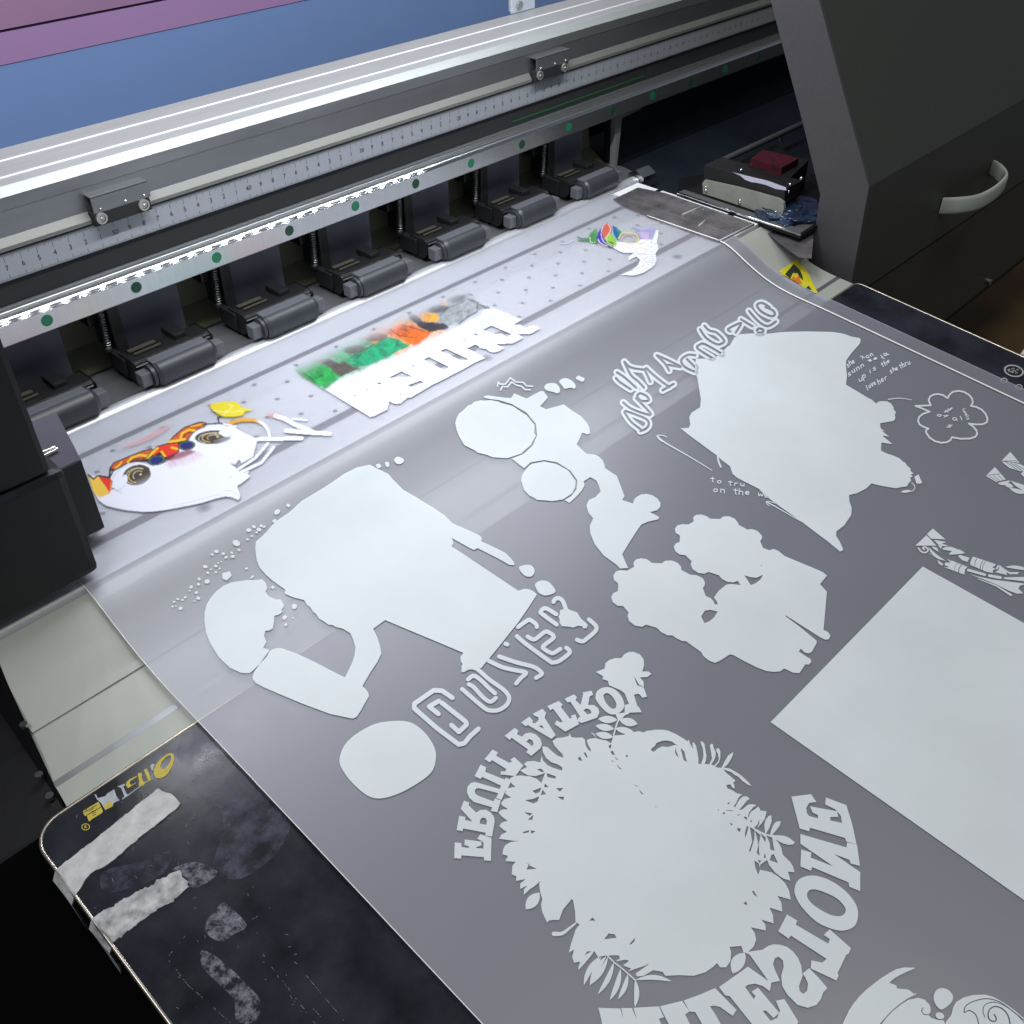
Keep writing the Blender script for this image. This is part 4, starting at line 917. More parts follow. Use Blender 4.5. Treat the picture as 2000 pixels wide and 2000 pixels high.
cloudP=[(1050,740),(1030,690),(1045,655),(1080,637),(1120,633),(1165,643),(1210,672),(1230,635),(1260,612),(1310,603),(1360,612),(1410,640),(1440,675),(1447,715),(1428,745),(1480,755),(1530,780),(1568,820),(1586,865),(1578,900),(1540,918),(1480,920),(1410,912),(1450,940),(1480,975),(1488,1010),(1470,1037),(1420,1053),(1330,1055),(1250,1040),(1235,1070),(1200,1088),(1150,1093),(1090,1078),(1040,1045),(1008,1000),(1005,975),(1030,960),(980,942),(945,920),(930,885),(940,850),(975,820),(1040,800),(960,765),(905,745)]
prn('speech_cloud_print',stroke(f6(cloudP),3.4,closed=True,n=10)+h6('lovely',(1345,775),(1400,880),(14,-10),1.7)+h6('up',(1170,815),(1255,770),(12,-22))+h6('al',(1260,880),(1390,880),(-20,-24))+h6('of',(1095,835),(1210,865),(8,-20))+h6('s',(1190,945),(1260,950),(8,-26)))
# --- ornament bands at the right edge
orn=[f7([(855,505),(1003,635),(832,625),(785,570)]),f7([(780,583),(895,708),(648,708)]),f7(leaf((862,640),(1012,668),30,0.08)),f7(leaf((888,668),(1037,712),24,0.05)),f7([(910,695),(965,715),(945,742)]),
 f7(leaf((800,722),(1002,886),36,0.10)),f7([(905,872),(975,925),(970,940),(945,938),(920,912)]),f7([(805,790),(850,825),(815,805)]),f7(leaf((840,722),(922,778),30,-0.1)),
 f7([(1020,860),(1080,895),(1070,880),(1145,912),(1262,958),(1235,985),(1225,1050),(1110,1008),(985,960),(1050,965),(992,935),(1000,908),(1060,908)]),
 f7(leaf((955,745),(1165,770),48,-0.06)),f7(leaf((1040,810),(1232,795),60,-0.12)),f7([(1150,830),(1175,817),(1285,850),(1262,900),(1200,880)]),
 f7([(1320,842),(1340,840),(1590,925),(1588,945),(1555,962),(1592,985),(1560,1000),(1562,1030),(1480,1015),(1360,962),(1295,935),(1295,905)]),
 f7([(1640,935),(1690,978),(1760,1020),(1870,1020),(1850,1045),(1760,1045),(1720,1020),(1728,1055),(1590,1022),(1630,990)]),f7([(1590,985),(1620,935),(1635,940),(1620,985)]),f7(leaf((1705,958),(1990,1000),42,-0.05)),
 f7([(1690,1082),(1960,1076),(1960,1132),(1690,1100)]),f7([(1275,1040),(1400,1075),(1560,1108),(1960,1158),(1880,1180),(1860,1215),(1920,1268),(1850,1275),(1750,1240),(1600,1165),(1450,1105)])]
orn+=stroke(f7([(1270,995),(1340,1015),(1465,1050)]),5.0,n=10)+stroke(f7([(1520,1062),(1650,1085)]),5.6,n=10)+stroke(f7([(1390,1100),(1600,1180),(1775,1290)]),3.8,taper=(0.4,1.1),n=10)
orn+=stroke(smo(f7([(685,735),(715,775),(760,790),(795,770),(790,740),(755,722),(735,738),(755,752)])),3.0,n=8)
cut=stroke(smo(f7([(1372,860),(1352,900),(1348,945)])),1.1,n=5)+stroke(smo(f7([(1445,885),(1420,930),(1412,985)])),1.3,n=5)+stroke(smo(f7([(1475,893),(1445,940),(1438,1000)])),1.0,n=5)+stroke(smo(f7([(1150,915),(1115,950),(1112,1005)])),0.9,n=5)+stroke(smo(f7([(1195,938),(1165,970),(1158,1025)])),1.6,n=5)
prn('ornament_print',orn,holes=cut)
o2=[f6([(1800,1178),(1888,1282),(1718,1262)]),f6([(1718,1270),(1800,1275),(1890,1292),(1960,1330),(1960,1365),(1890,1360),(1790,1330)]),f6([(1655,1322),(1758,1438),(1735,1445),(1665,1462),(1568,1405)]),
    f6(leaf((1680,1475),(1800,1450),36,0.1)),f6(leaf((1740,1480),(1830,1510),40)),f6(leaf((1790,1520),(1960,1565),42,0.05)),f6([(1800,1450),(1960,1500),(1960,1570),(1850,1500)]),f6(leaf((1900,1385),(1990,1390),60))]
c2=stroke(f6([(1575,1400),(1700,1385)]),0.9,n=5)+stroke(f6([(1600,1405),(1680,1455)]),0.9,n=5)+stroke(f6([(1640,1400),(1700,1450)]),0.9,n=5)+stroke(f6([(1680,1390),(1730,1442)]),0.9,n=5)+stroke(f6([(1760,1275),(1870,1350)]),1.1,n=5)+stroke(f6([(1800,1280),(1910,1355)]),1.1,n=5)+stroke(f6([(1840,1290),(1930,1345)]),1.0,n=5)+stroke(f6([(1725,1265),(1900,1262)]),0.9,n=5)
prn('ornament_print',o2,holes=c2)
# --- big white rectangle
prn('rectangle_print',[[(1801.7,1108),(1504.7,1412),(2000,1760),(2160,1872),(2160,1308)]])
# --- corner crest, lower right
cr1=[f8([(60,1480),(130,1322),(190,1195),(240,1120),(290,1060),(360,990),(430,935),(500,880),(590,822),(660,785),(740,767),(845,770),(842,778),(770,808),(700,842),(640,875),(590,920),(660,945),(668,975),(720,982),(775,985),(805,1005),(835,1030),(858,1022),(860,1030),(770,1078),(680,1140),(600,1210),(500,1322),(420,1480)]),
     f8([(470,1480),(515,1330),(560,1270),(620,1205),(700,1140),(780,1088),(880,1068),(900,1075),(945,1088),(962,1112),(985,1130),(1000,1165),(1000,1215),(975,1235),(1010,1270),(1080,1290),(1130,1292),(1145,1330),(1180,1480)]),
     sm(f8([(1030,1065),(1040,1020),(1070,985),(1115,972),(1170,988),(1210,1025),(1223,1065),(1205,1115),(1150,1165),(1105,1185),(1065,1155),(1038,1110)])),f8(ell(1092,1247,44,32,20)),
     f8([(1140,1480),(1150,1310),(1205,1240),(1225,1160),(1255,1110),(1330,1065),(1430,1040),(1540,1038),(1620,1058),(1720,1112),(1830,1190),(1960,1300),(2050,1480)])]
cc=stroke(smo(f8([(1480,1340),(1450,1240),(1385,1195),(1335,1215),(1350,1150),(1440,1100),(1560,1078),(1680,1108),(1800,1190),(1950,1310)])),2.2,n=6)+stroke(smo(f8([(1630,1235),(1650,1270),(1640,1302),(1590,1290),(1570,1240),(1590,1180),(1650,1155),(1720,1185),(1770,1250),(1790,1340)])),2.8,n=6)+stroke(smo(f8([(1540,1262),(1520,1200),(1540,1140),(1620,1112),(1720,1140),(1850,1230),(1940,1330)])),1.8,n=6)
cc+=stroke(smo(f8([(990,1235),(940,1235),(912,1200),(925,1168)])),1.8,n=6)
prn('crest_print',cr1,holes=cc)
# --- round fruit wreath
wr=g1([(1010,720),(1035,700),(1060,690),(1110,685),(1162,672),(1172,648),(1185,680),(1220,688),(1290,685),(1315,705),(1322,760),(1345,800),(1370,822),(1368,795),(1345,755),(1333,715),(1350,700),(1420,690),(1400,665),(1370,642),(1385,642),(1405,655),(1425,695),(1470,705),(1520,715),(1560,742),(1590,668),(1690,658),(1720,632),(1775,635),(1820,625),(1868,638),(1900,622)])
wr+=g3([(0,182),(60,172),(150,172),(215,182),(260,200),(310,222),(360,250),(420,285),(465,318),(485,298),(497,345),(520,385),(545,415),(530,370),(530,332),(550,335),(575,380),(590,450),(605,530),(605,600),(650,605),(640,590),(660,540),(668,490),(660,410),(645,370),(630,325),(650,318),(680,350),(692,420),(705,500),(700,560),(682,603),(740,608),(765,560),(775,530),(760,440),(748,370),(765,350),(785,352),(795,400),(820,450),(820,500),(800,560),(765,610),(800,625),(850,575),(862,540),(850,480),(825,430),(840,405),(862,408),(880,450),(880,520),(865,580),(815,635),(850,650),(895,650),(930,580),(975,500),(1040,453),(1038,490),(1010,550),(970,610),(925,648),(1000,662),(1050,690),(1100,718),(1150,755),(1200,800),(1240,840),(1272,882),(1225,865),(1160,820),(1100,760),(1060,742),(1015,705),(915,672),(960,720),(1010,760),(1070,815),(1042,838),(1058,875),(1058,915),(1030,900),(1005,860),(955,868),(970,910),(1030,935),(1095,975),(1155,985),(1130,1005),(1105,1035),(1080,1090),(1048,1140),(1068,1145),(1085,1110),(1120,1050),(1165,1012),(1210,1010),(1250,1040),(1215,1065),(1170,1120),(1115,1182),(1155,1175),(1230,1115),(1280,1108),(1335,1122),(1290,1150),(1240,1215),(1228,1260),(1270,1200),(1325,1165),(1355,1138),(1375,1165),(1380,1188),(1462,1198),(1440,1290),(1400,1350),(1350,1400),(1312,1412),(1440,1478),(1432,1360),(1450,1300),(1490,1255),(1520,1250),(1525,1320),(1500,1400),(1452,1482),(1505,1492),(1520,1430),(1550,1360),(1590,1325),(1640,1325),(1625,1380),(1580,1440),(1530,1495),(1600,1500),(1680,1505),(1750,1535),(1815,1588),(1795,1615),(1730,1620),(1660,1600),(1570,1552),(1610,1590),(1645,1660),(1665,1745),(1700,1780),(1760,1840),(1795,1895)])
wr+=g2([(1410,580),(1365,576),(1382,638),(1330,622),(1280,585),(1235,530),(1222,495),(1175,528),(1172,562),(1250,580),(1300,610),(1345,655),(1372,705),(1384,768),(1293,742),(1320,790),(1326,850),(1238,822),(1262,875),(1266,930),(1183,905),(1210,940),(1213,980),(1112,958),(1138,1000),(1147,1040),(1130,1090),(1092,1125),(1060,1130),(1045,1085),(965,1092),(975,1130),(970,1190),(940,1232),(900,1232),(878,1203),(850,1230),(800,1265),(720,1290),(620,1286),(525,1290),(505,1262),(440,1252),(375,1290),(330,1295),(320,1275),(410,1212),(400,1208),(290,1240),(240,1222),(275,1185),(215,1175),(205,1150),(150,1150),(125,1155)])
wr+=Z54([(1480,1565),(1430,1575),(1410,1545),(1370,1545),(1340,1600),(1300,1605),(1290,1575),(1300,1535),(1272,1552),(1285,1500),(1310,1425),(1330,1400),(1308,1385),(1306,1330),(1295,1270),(1288,1262),(1265,1290),(1240,1320),(1220,1375),(1190,1375),(1165,1378),(1157,1390),(1148,1375),(1128,1330),(1122,1290),(1130,1265),(1118,1225),(1112,1180),(1120,1165),(1085,1195),(1060,1212),(1030,1240),(1030,1210),(1050,1190),(1010,1208),(1010,1180),(1040,1155),(988,1165),(990,1140),(965,1130),(968,1085),(985,1062),(930,1058),(945,1030),(915,1022),(918,995),(930,972),(960,955)])
wr+=g1([(700,1662),(640,1660),(570,1650),(505,1640),(530,1600),(580,1575),(545,1555),(508,1520),(530,1490),(585,1470),(530,1430),(500,1392),(530,1368),(590,1360),(545,1335),(522,1308),(550,1270),(620,1250),(590,1235),(560,1210),(590,1165),(660,1150),(635,1130),(618,1112),(610,1070),(650,1047),(720,1045),(800,1052),(860,1075),(905,1115),(940,1020),(900,1035),(850,1050),(780,1043),(735,1020),(705,995),(770,965),(740,935),(770,912),(830,907),(895,920),(908,860),(922,905),(960,945),(1010,970),(1100,998),(1103,970),(1060,940),(1000,920),(950,880),(918,820),(915,768),(960,775),(1010,820),(1060,860),(1112,876),(1105,845),(1070,810),(1030,765)])
hol=[g1([(1250,885),(1270,865),(1290,905),(1260,903)]),g1([(1303,830),(1320,828),(1342,870),(1328,875)]),g1([(1538,765),(1565,748),(1560,790),(1545,785)]),g1([(740,1388),(820,1403),(795,1425)]),g1([(778,1462),(828,1415),(820,1462)]),g1([(725,1580),(790,1560),(785,1580),(740,1590)]),g1([(805,1562),(850,1570),(808,1595)]),
 g1([(820,1190),(905,1158),(890,1200),(850,1215)]),g1([(900,1230),(915,1178),(950,1220)]),g1([(750,1278),(830,1265),(885,1240),(870,1290),(830,1308)]),g1([(930,1155),(940,1120),(972,1155)]),g1([(1045,1165),(1110,1162),(1080,1198)]),g1([(1055,1245),(1118,1245),(1112,1280)]),g1([(865,985),(900,980),(935,1010),(905,1012)]),g1([(955,1022),(1040,1052),(1038,1075),(962,1060)]),g1([(1695,858),(1720,848),(1715,875)]),g1([(1610,938),(1665,988),(1640,980)]),g1([(1560,895),(1590,915),(1575,915)]),g1([(1555,820),(1575,810),(1600,850),(1575,850)]),
 g1([(1590,862),(1635,900),(1610,890)]),g1([(1820,1172),(1870,1225),(1845,1215)]),g1([(1775,1125),(1820,1148),(1800,1145)]),g1([(765,1932),(785,1890),(830,1910),(860,1925)]),g1([(770,1870),(795,1885),(785,1890)]),
 g3([(10,415),(60,375),(75,340),(105,330),(150,312),(210,308),(270,322),(345,375),(315,362),(220,390),(150,382),(90,412),(45,450),(15,438)]),g3([(318,395),(328,450),(358,518),(330,500),(312,460)]),g3([(380,402),(428,450),(445,530),(462,578),(418,555),(400,480)]),
 g3([(1172,1275),(1200,1262),(1218,1290),(1208,1308)]),g3([(1092,1405),(1138,1420),(1125,1460),(1095,1440)]),g3([(995,1338),(1035,1362),(1022,1380)]),g3([(1215,1378),(1232,1400),(1215,1470),(1190,1538),(1190,1460)]),g3([(1250,1395),(1310,1432),(1308,1540),(1258,1705),(1238,1700),(1280,1580)]),g3([(1315,1440),(1385,1500),(1365,1600),(1365,1700),(1375,1760),(1335,1720),(1360,1620)]),g3([(1380,1470),(1450,1530),(1445,1590),(1420,1550)]),g3([(1458,1502),(1532,1530),(1545,1620),(1560,1695),(1508,1680),(1500,1600)]),g3([(1520,1750),(1550,1735),(1580,1800),(1605,1850),(1500,1815)]),g3([(1425,1790),(1440,1720),(1452,1780)]),g3([(1350,1810),(1395,1820),(1370,1850)]),
 g3([(1090,1240),(1130,1240),(1105,1255)]),g3([(965,1098),(998,1080),(985,1112)]),g3([(905,1222),(930,1208),(940,1225),(920,1238)]),g3([(1250,1325),(1278,1305),(1272,1335)]),g3([(1228,1275),(1238,1225),(1250,1215),(1240,1270)]),g3([(1305,1405),(1350,1360),(1368,1300),(1368,1360),(1330,1415)]),g3([(950,1185),(1040,1188),(1035,1194),(955,1192)]),g3([(845,1180),(860,1170),(860,1190)]),g3([(58,1135),(78,1145),(70,1152)]),
 g2([(1118,710),(1130,708),(1155,748),(1132,735)]),g2([(1060,798),(1076,778),(1088,805)]),g2([(275,1075),(318,1028),(312,1055),(290,1075)]),g2([(1135,500),(1165,520),(1175,560),(1160,598),(1140,545)]),g2([(105,1040),(135,1000),(175,1005),(190,1030)]),g2([(2,912),(25,890),(45,912)])]
g2b=[]
for a_,b_,w_ in (((318,1315),(315,1507),36),((268,1278),(200,1452),34),((218,1240),(142,1460),38),((172,1195),(60,1418),36),((132,1160),(5,1355),34),((85,1160),(-30,1290),30),((150,1150),(215,1092),16),((185,1190),(270,1172),16),((232,1222),(345,1190),18),((270,1258),(405,1212),20)):
    g2b.append(g2(leaf(a_,b_,w_*1.0,-0.06)))
for a_,b_,w_ in (((1410,1540),(1322,1645),28),((1440,1570),(1352,1728),30),((1475,1570),(1385,1730),30)): g2b.append(Z54(leaf(a_,b_,w_,0.07)))
g2b+=stroke(g2([(125,1150),(175,1200),(235,1245),(320,1322)]),2.6)+[g2(leaf((318,1318),(568,1328),34,-0.09))]
g2b+=stroke(smo(Z54([(1192,1450),(1235,1448),(1275,1420),(1310,1392)])),7,taper=(1.3,0.4))
g2b+=[g2(leaf((1070,1130),(985,1275),92,0.05)),Z54(leaf((1115,1228),(1040,1318),62,0.0)),g2([(1050,1120),(1095,1125),(1200,1110),(1240,1150),(1100,1145)])]
spr=[g1(leaf((1440,512),(1622,520),70)),g1(leaf((1640,522),(1812,558),78)),g1(leaf((1415,575),(1592,605),66)),g1(leaf((1600,600),(1782,640),62)),g1(leaf((1415,650),(1582,682),66)),g1([(1600,460),(1700,450),(1735,460),(1690,480),(1650,525),(1628,520)])]+stroke(g1([(1640,505),(1615,560),(1590,650),(1575,740),(1572,850)]),3.0)
prn('wreath_print',[wr]+g2b+spr,holes=hol)
prn('berry_print',[Z5([(1418,1832),(1465,1815),(1470,1785),(1490,1768),(1520,1758),(1555,1758),(1570,1738),(1595,1725),(1620,1724),(1655,1738),(1675,1765),(1678,1795),(1668,1830),(1700,1830),(1717,1843),(1695,1860),(1655,1862),(1675,1885),(1676,1915),(1650,1900),(1622,1852),(1640,1905),(1648,1950),(1600,1960),(1560,1935),(1490,1905),(1482,1880),(1455,1872),(1455,1855)])])
# --- curved words
FRU=[g1([(88,1676),(150,1682),(153,1720),(222,1728),(222,1714),(180,1700),(182,1648),(340,1668),(340,1705),(290,1722),(292,1728),(360,1735),(360,1682),(350,1668),(300,1640),(330,1600),(435,1632),(430,1850),(366,1845),(364,1815),(152,1798),(148,1830),(84,1824)]),
 g1([(130,1425),(190,1435),(185,1465),(255,1480),(145,1360),(175,1283),(225,1300),(220,1325),(290,1395),(330,1370),(380,1368),(430,1395),(460,1440),(465,1480),(440,1622),(375,1610),(380,1585),(168,1545),(162,1570),(106,1560)]),
 g1([(280,1107),(510,1172),(518,1160),(570,1178),(530,1275),(478,1258),(498,1212),(320,1165),(290,1168),(277,1190),(285,1220),(320,1240),(455,1290),(465,1262),(523,1278),(490,1392),(430,1380),(440,1345),(270,1295),(225,1255),(203,1200),(210,1150),(240,1115)]),
 g1([(332,942),(386,968),(376,1010),(560,1085),(570,1065),(625,1090),(575,1195),(512,1170),(525,1142),(348,1058),(330,1078),(276,1050)]),
 g1([(445,800),(495,828),(480,860),(600,925),(630,915),(612,895),(650,872),(735,950),(660,1050),(520,1035),(525,1005),(560,1010),(575,985),(440,900),(418,922),(370,890)]),
 g1([(655,595),(690,625),(675,655),(722,680),(750,650),(800,640),(850,655),(895,700),(910,750),(895,790),(810,860),(762,825),(780,800),(625,690),(605,710),(560,670)]),
 g1([(915,415),(950,455),(935,500),(1040,665),(1000,700),(780,570),(755,580),(714,545),(790,490),(825,525),(820,550),(850,550),(880,520),(875,495),(845,485),(825,462)]),
 g1([(1070,342),(1105,375),(1090,400),(1175,510),(1190,500),(1185,480),(1225,468),(1262,560),(1130,632),(1030,560),(1050,525),(1085,545),(1105,535),(1015,415),(990,430),(960,390)]),
 g1([(1125,320),(1212,280),(1240,305),(1228,335),(1275,380),(1300,270),(1290,262),(1380,245),(1392,285),(1360,300),(1345,380),(1400,380),(1440,410),(1452,450),(1430,500),(1285,550),(1245,530),(1255,500),(1270,490),(1180,350),(1150,355)]),
 g1(sm([(1415,300),(1430,250),(1480,218),(1540,212),(1600,235),(1650,285),(1680,345),(1685,400),(1650,445),(1590,470),(1530,455),(1470,400),(1425,340)],3)),
 g1([(1650,240),(1700,230),(1790,190),(1830,200),(1870,215),(1900,300),(1860,312),(1830,280),(1800,265),(1775,275),(1810,390),(1825,400),(1850,448),(1740,452),(1690,480),(1690,380),(1730,370),(1690,270)])]
FRUh=[g1([(325,1490),(330,1460),(350,1442),(380,1448),(392,1475),(385,1510),(330,1500)]),g1([(765,725),(790,700),(820,715),(832,745),(820,770)]),g1([(880,580),(910,570),(932,605)]),g1([(1302,430),(1330,412),(1365,425),(1378,455),(1340,470)]),g1(sm([(1490,300),(1500,275),(1530,268),(1570,295),(1605,350),(1612,390),(1590,415),(1555,405),(1515,360)],3))]
prn('word_lettering',FRU,holes=FRUh,off=OFF+0.00006)
MIL=[g2([(1388,62),(1522,45),(1560,98),(1510,105),(1490,140),(1495,175),(1510,195),(1570,210),(1570,188),(1535,172),(1515,128),(1700,162),(1710,200),(1655,202),(1655,225),(1735,242),(1728,195),(1690,150),(1620,115),(1625,68),(1765,120),(1805,250),(1835,388),(1765,370),(1755,345),(1515,275),(1510,300),(1445,280)]),
 g2([(1450,318),(1765,410),(1770,375),(1838,390),(1858,537),(1795,520),(1785,495),(1680,455),(1860,580),(1860,710),(1785,680),(1780,650),(1530,545),(1522,570),(1450,540),(1455,425),(1525,445),(1520,480),(1675,540),(1450,385)]),
 g2(sm([(1410,690),(1430,640),(1480,610),(1560,605),(1660,640),(1760,710),(1830,800),(1845,880),(1820,950),(1750,980),(1670,970),(1560,920),(1460,820),(1415,740)],3)),
 g2([(1358,870),(1428,912),(1418,940),(1640,1070),(1652,1040),(1610,1010),(1650,972),(1795,1100),(1780,1140),(1765,1145),(1705,1270),(1712,1290),(1695,1322),(1520,1240),(1525,1185),(1600,1200),(1630,1175),(1385,1015),(1368,1035),(1298,985)]),
 g2([(1090,1130),(1185,1115),(1230,1085),(1265,1075),(1310,1077),(1360,1093),(1400,1125),(1435,1170),(1455,1220),(1465,1290),(1440,1360),(1445,1395),(1470,1415),(1495,1395),(1502,1345),(1485,1305),(1465,1275),(1510,1238),(1575,1305),(1635,1375),(1605,1405),(1590,1450),(1560,1490),(1500,1510),(1430,1490),(1360,1420),(1325,1360),(1318,1290),(1335,1230),(1330,1185),(1300,1160),(1275,1170),(1262,1210),(1275,1250),(1310,1325),(1240,1340),(1120,1170)]),
 g2([(1090,1228),(1250,1340),(1240,1395),(1190,1360),(1140,1345),(1090,1352),(1070,1368),(1130,1452),(1142,1430),(1115,1400),(1160,1372),(1305,1545),(1265,1580),(1215,1530),(1190,1530),(1245,1600),(1290,1580),(1310,1530),(1282,1462),(1340,1450),(1435,1605),(1400,1700),(1180,1700),(965,1430),(935,1425),(892,1368)]),
 g2([(650,1460),(760,1420),(865,1375),(1012,1525),(985,1565),(900,1505),(860,1495),(830,1500),(870,1560),(945,1700),(820,1700),(730,1540),(690,1535)]),
 g2([(487,1500),(640,1462),(690,1535),(660,1555),(730,1700),(590,1700),(520,1570)]),
 g2([(65,1510),(215,1515),(235,1580),(222,1512),(295,1512),(330,1590),(305,1510),(480,1500),(515,1575),(480,1585),(530,1700),(100,1700),(85,1590)])]
prn('word_lettering',MIL,holes=[g2(sm([(1495,735),(1510,705),(1550,698),(1620,720),(1700,760),(1755,820),(1755,860),(1720,882),(1650,870),(1560,820),(1510,775)],3))],off=OFF+0.00006)

# ================================================================== COLOURED PRINTS (ink density per point, flat on the platen part)
class Ink:
    def __init__(s,x0,y0,x1,y1,step):
        s.nx=int((x1-x0)/step)+1; s.ny=int((y1-y0)/step)+1
        gx,gy=np.meshgrid(x0+np.arange(s.nx)*step,y0+np.arange(s.ny)*step)
        s.P=np.stack([gx.ravel(),gy.ravel()],1); s.Q=onZ(s.P,-0.3460)
        s.C=np.tile(np.array([0.74,0.76,0.82]),(len(s.P),1)); s.A=np.zeros(len(s.P)); s.step=step
        s.wob=None
    def inside(s,poly,warp=0.0):
        P=s.P
        if warp and s.wob is not None: P=P+s.wob*warp
        poly=np.asarray(poly,float); x=P[:,0]; y=P[:,1]; c=np.zeros(len(P),bool)
        j=len(poly)-1
        for i in range(len(poly)):
            xi,yi=poly[i]; xj,yj=poly[j]
            if yi!=yj:
                m_=((yi>y)!=(yj>y))&(x<(xj-xi)*(y-yi)/(yj-yi)+xi); c^=m_
            j=i
        return c
    def soft(s,m,k=1):
        a=m.astype(float).reshape(s.ny,s.nx)
        for _ in range(k):
            b=np.pad(a,1,mode='edge'); a=(b[:-2,1:-1]+b[2:,1:-1]+b[1:-1,:-2]+b[1:-1,2:]+b[1:-1,1:-1]*2)/6
        return a.ravel()
    def paint(s,m,col,alpha=1.0,k=1,opaque=True):
        a=s.soft(m,k)*alpha
        a2=a[:,None]
        na=a+s.A*(1-a)
        s.C=np.where(na[:,None]>1e-6,(np.array(col)*a2+s.C*(s.A*(1-a))[:,None])/np.maximum(na,1e-6)[:,None],s.C)
        s.A=na
    def poly(s,pts,col,alpha=1.0,k=1,warp=0): s.paint(s.inside(pts,warp),col,alpha,k)
    def line(s,pts,w,col,alpha=1.0,k=1):
        x=s.P; best=np.full(len(x),1e9)
        for a,b in zip(pts,pts[1:]):
            a=np.array(a,float); b=np.array(b,float); d=b-a; t=np.clip(((x-a)@d)/max(1e-9,d@d),0,1)
            best=np.minimum(best,np.linalg.norm(x-(a+t[:,None]*d),axis=1))
        s.paint(best<w/2,col,alpha,k)
    def noise(s,scale,amp=1.0,seed=0):
        r=np.random.default_rng(seed); out=np.zeros((s.ny,s.nx))
        for o in range(4):
            gsz=(int(s.ny*s.step/scale*2**o)+3,int(s.nx*s.step/scale*2**o)+3); g_=r.random(gsz)
            yy=np.linspace(0,gsz[0]-1.001,s.ny); xx=np.linspace(0,gsz[1]-1.001,s.nx)
            yi=yy.astype(int); xi=xx.astype(int); fy=(yy-yi)[:,None]; fx=(xx-xi)[None,:]
            v=g_[yi][:,xi]*(1-fy)*(1-fx)+g_[yi][:,xi+1]*(1-fy)*fx+g_[yi+1][:,xi]*fy*(1-fx)+g_[yi+1][:,xi+1]*fy*fx
            out+=(v-0.5)*amp/2**o
        return out.ravel()
    def build(s,name,z=-0.3452,amin=0.02):
        idx=np.arange(len(s.P)).reshape(s.ny,s.nx)
        f=np.stack([idx[:-1,:-1],idx[1:,:-1],idx[1:,1:],idx[:-1,1:]],-1).reshape(-1,4)
        f=f[(s.A[f].max(1)>amin)]
        used=np.unique(f); mp=np.full(len(s.P),-1); mp[used]=np.arange(len(used)); f=mp[f]
        me=bpy.data.meshes.new(name); V=s.Q[used].copy()
        V=V*(z/-0.3460); V[:,2]=z+H
        # keep footprint on the film: same x,y as the film point
        me.vertices.add(len(V)); me.vertices.foreach_set('co',V.astype(np.float32).ravel())
        me.loops.add(f.size); me.loops.foreach_set('vertex_index',f.astype(np.int32).ravel())
        me.polygons.add(len(f)); me.polygons.foreach_set('loop_start',np.arange(0,f.size,4,dtype=np.int32)); me.polygons.foreach_set('loop_total',np.full(len(f),4,dtype=np.int32))
        me.update(calc_edges=True)
        ca=me.color_attributes.new('ink','FLOAT_COLOR','POINT')
        col=np.concatenate([np.clip(s.C[used],0,1),np.clip(s.A[used],0,1)[:,None]],1).astype(np.float32)
        ca.data.foreach_set('color',col.ravel())
        me.materials.append(VC); o=bpy.data.objects.new(name,me); COL.objects.link(o); o.parent=film
        return o
def sstep(x,a,b): t=np.clip((x-a)/(b-a),0,1); return t*t*(3-2*t)
WHT=(0.78,0.80,0.90); RED=(0.72,0.035,0.012); ORR=(0.58,0.10,0.02); YE=(0.80,0.50,0.02); BK=(0.025,0.018,0.022); NV=(0.015,0.015,0.16); TL=(0.06,0.17,0.17)
# --- lion mask
L=Ink(160,770,655,1005,1.15)
face=f9([(690,1100),(760,1148),(850,1172),(960,1192),(1100,1205),(1200,1203)])+f1([(330,1192),(400,1180),(560,1150),(700,1120),(830,1080),(920,1060),(980,1070),(1040,1095),(1065,1060),(1045,1010),(1030,960),(1080,930),(1150,870),(1120,840),(1060,835),(1020,790),(960,752),(1010,760),(1050,710),(1070,750),(1180,685),(1195,620),(1215,560),(1210,520),(1170,490),(1100,460),(1050,430),(1010,400),(920,375),(860,372),(760,380),(690,395),(620,430),(570,500),(560,540),(470,600)])+f9([(1400,690),(1320,740),(1200,770),(1130,745),(1040,735),(960,748),(880,795),(820,830),(800,890),(680,860),(600,870),(640,1010)])
L.poly(face,WHT,1.0,k=2)
L.line(list(face)+[face[0]],1.3,(0.35,0.36,0.42),0.55,k=0)
L.poly(f9([(860,610),(1000,550),(1150,480),(1250,410),(1380,372),(1340,430),(1200,520),(1100,560),(1000,590)]),(0.75,0.42,0.44),0.55,k=5)
for P_,c_ in ((f9([(800,790),(830,745),(960,690),(1100,635),(1190,610),(1200,640),(1150,715),(1050,722),(960,745),(880,790),(830,812)]),ORR),(f9([(1190,660),(1240,590),(1330,565),(1440,548),(1450,600),(1440,650),(1380,672),(1320,700),(1290,650),(1240,660),(1210,690)]),RED),(f9([(1350,545),(1400,490),(1500,410),(1640,362),(1700,365),(1690,405),(1600,435),(1540,505),(1525,535),(1420,545)]),ORR)):
    L.poly(P_,c_,1); L.line(list(P_)+[P_[0]],2.4,BK,0.95)
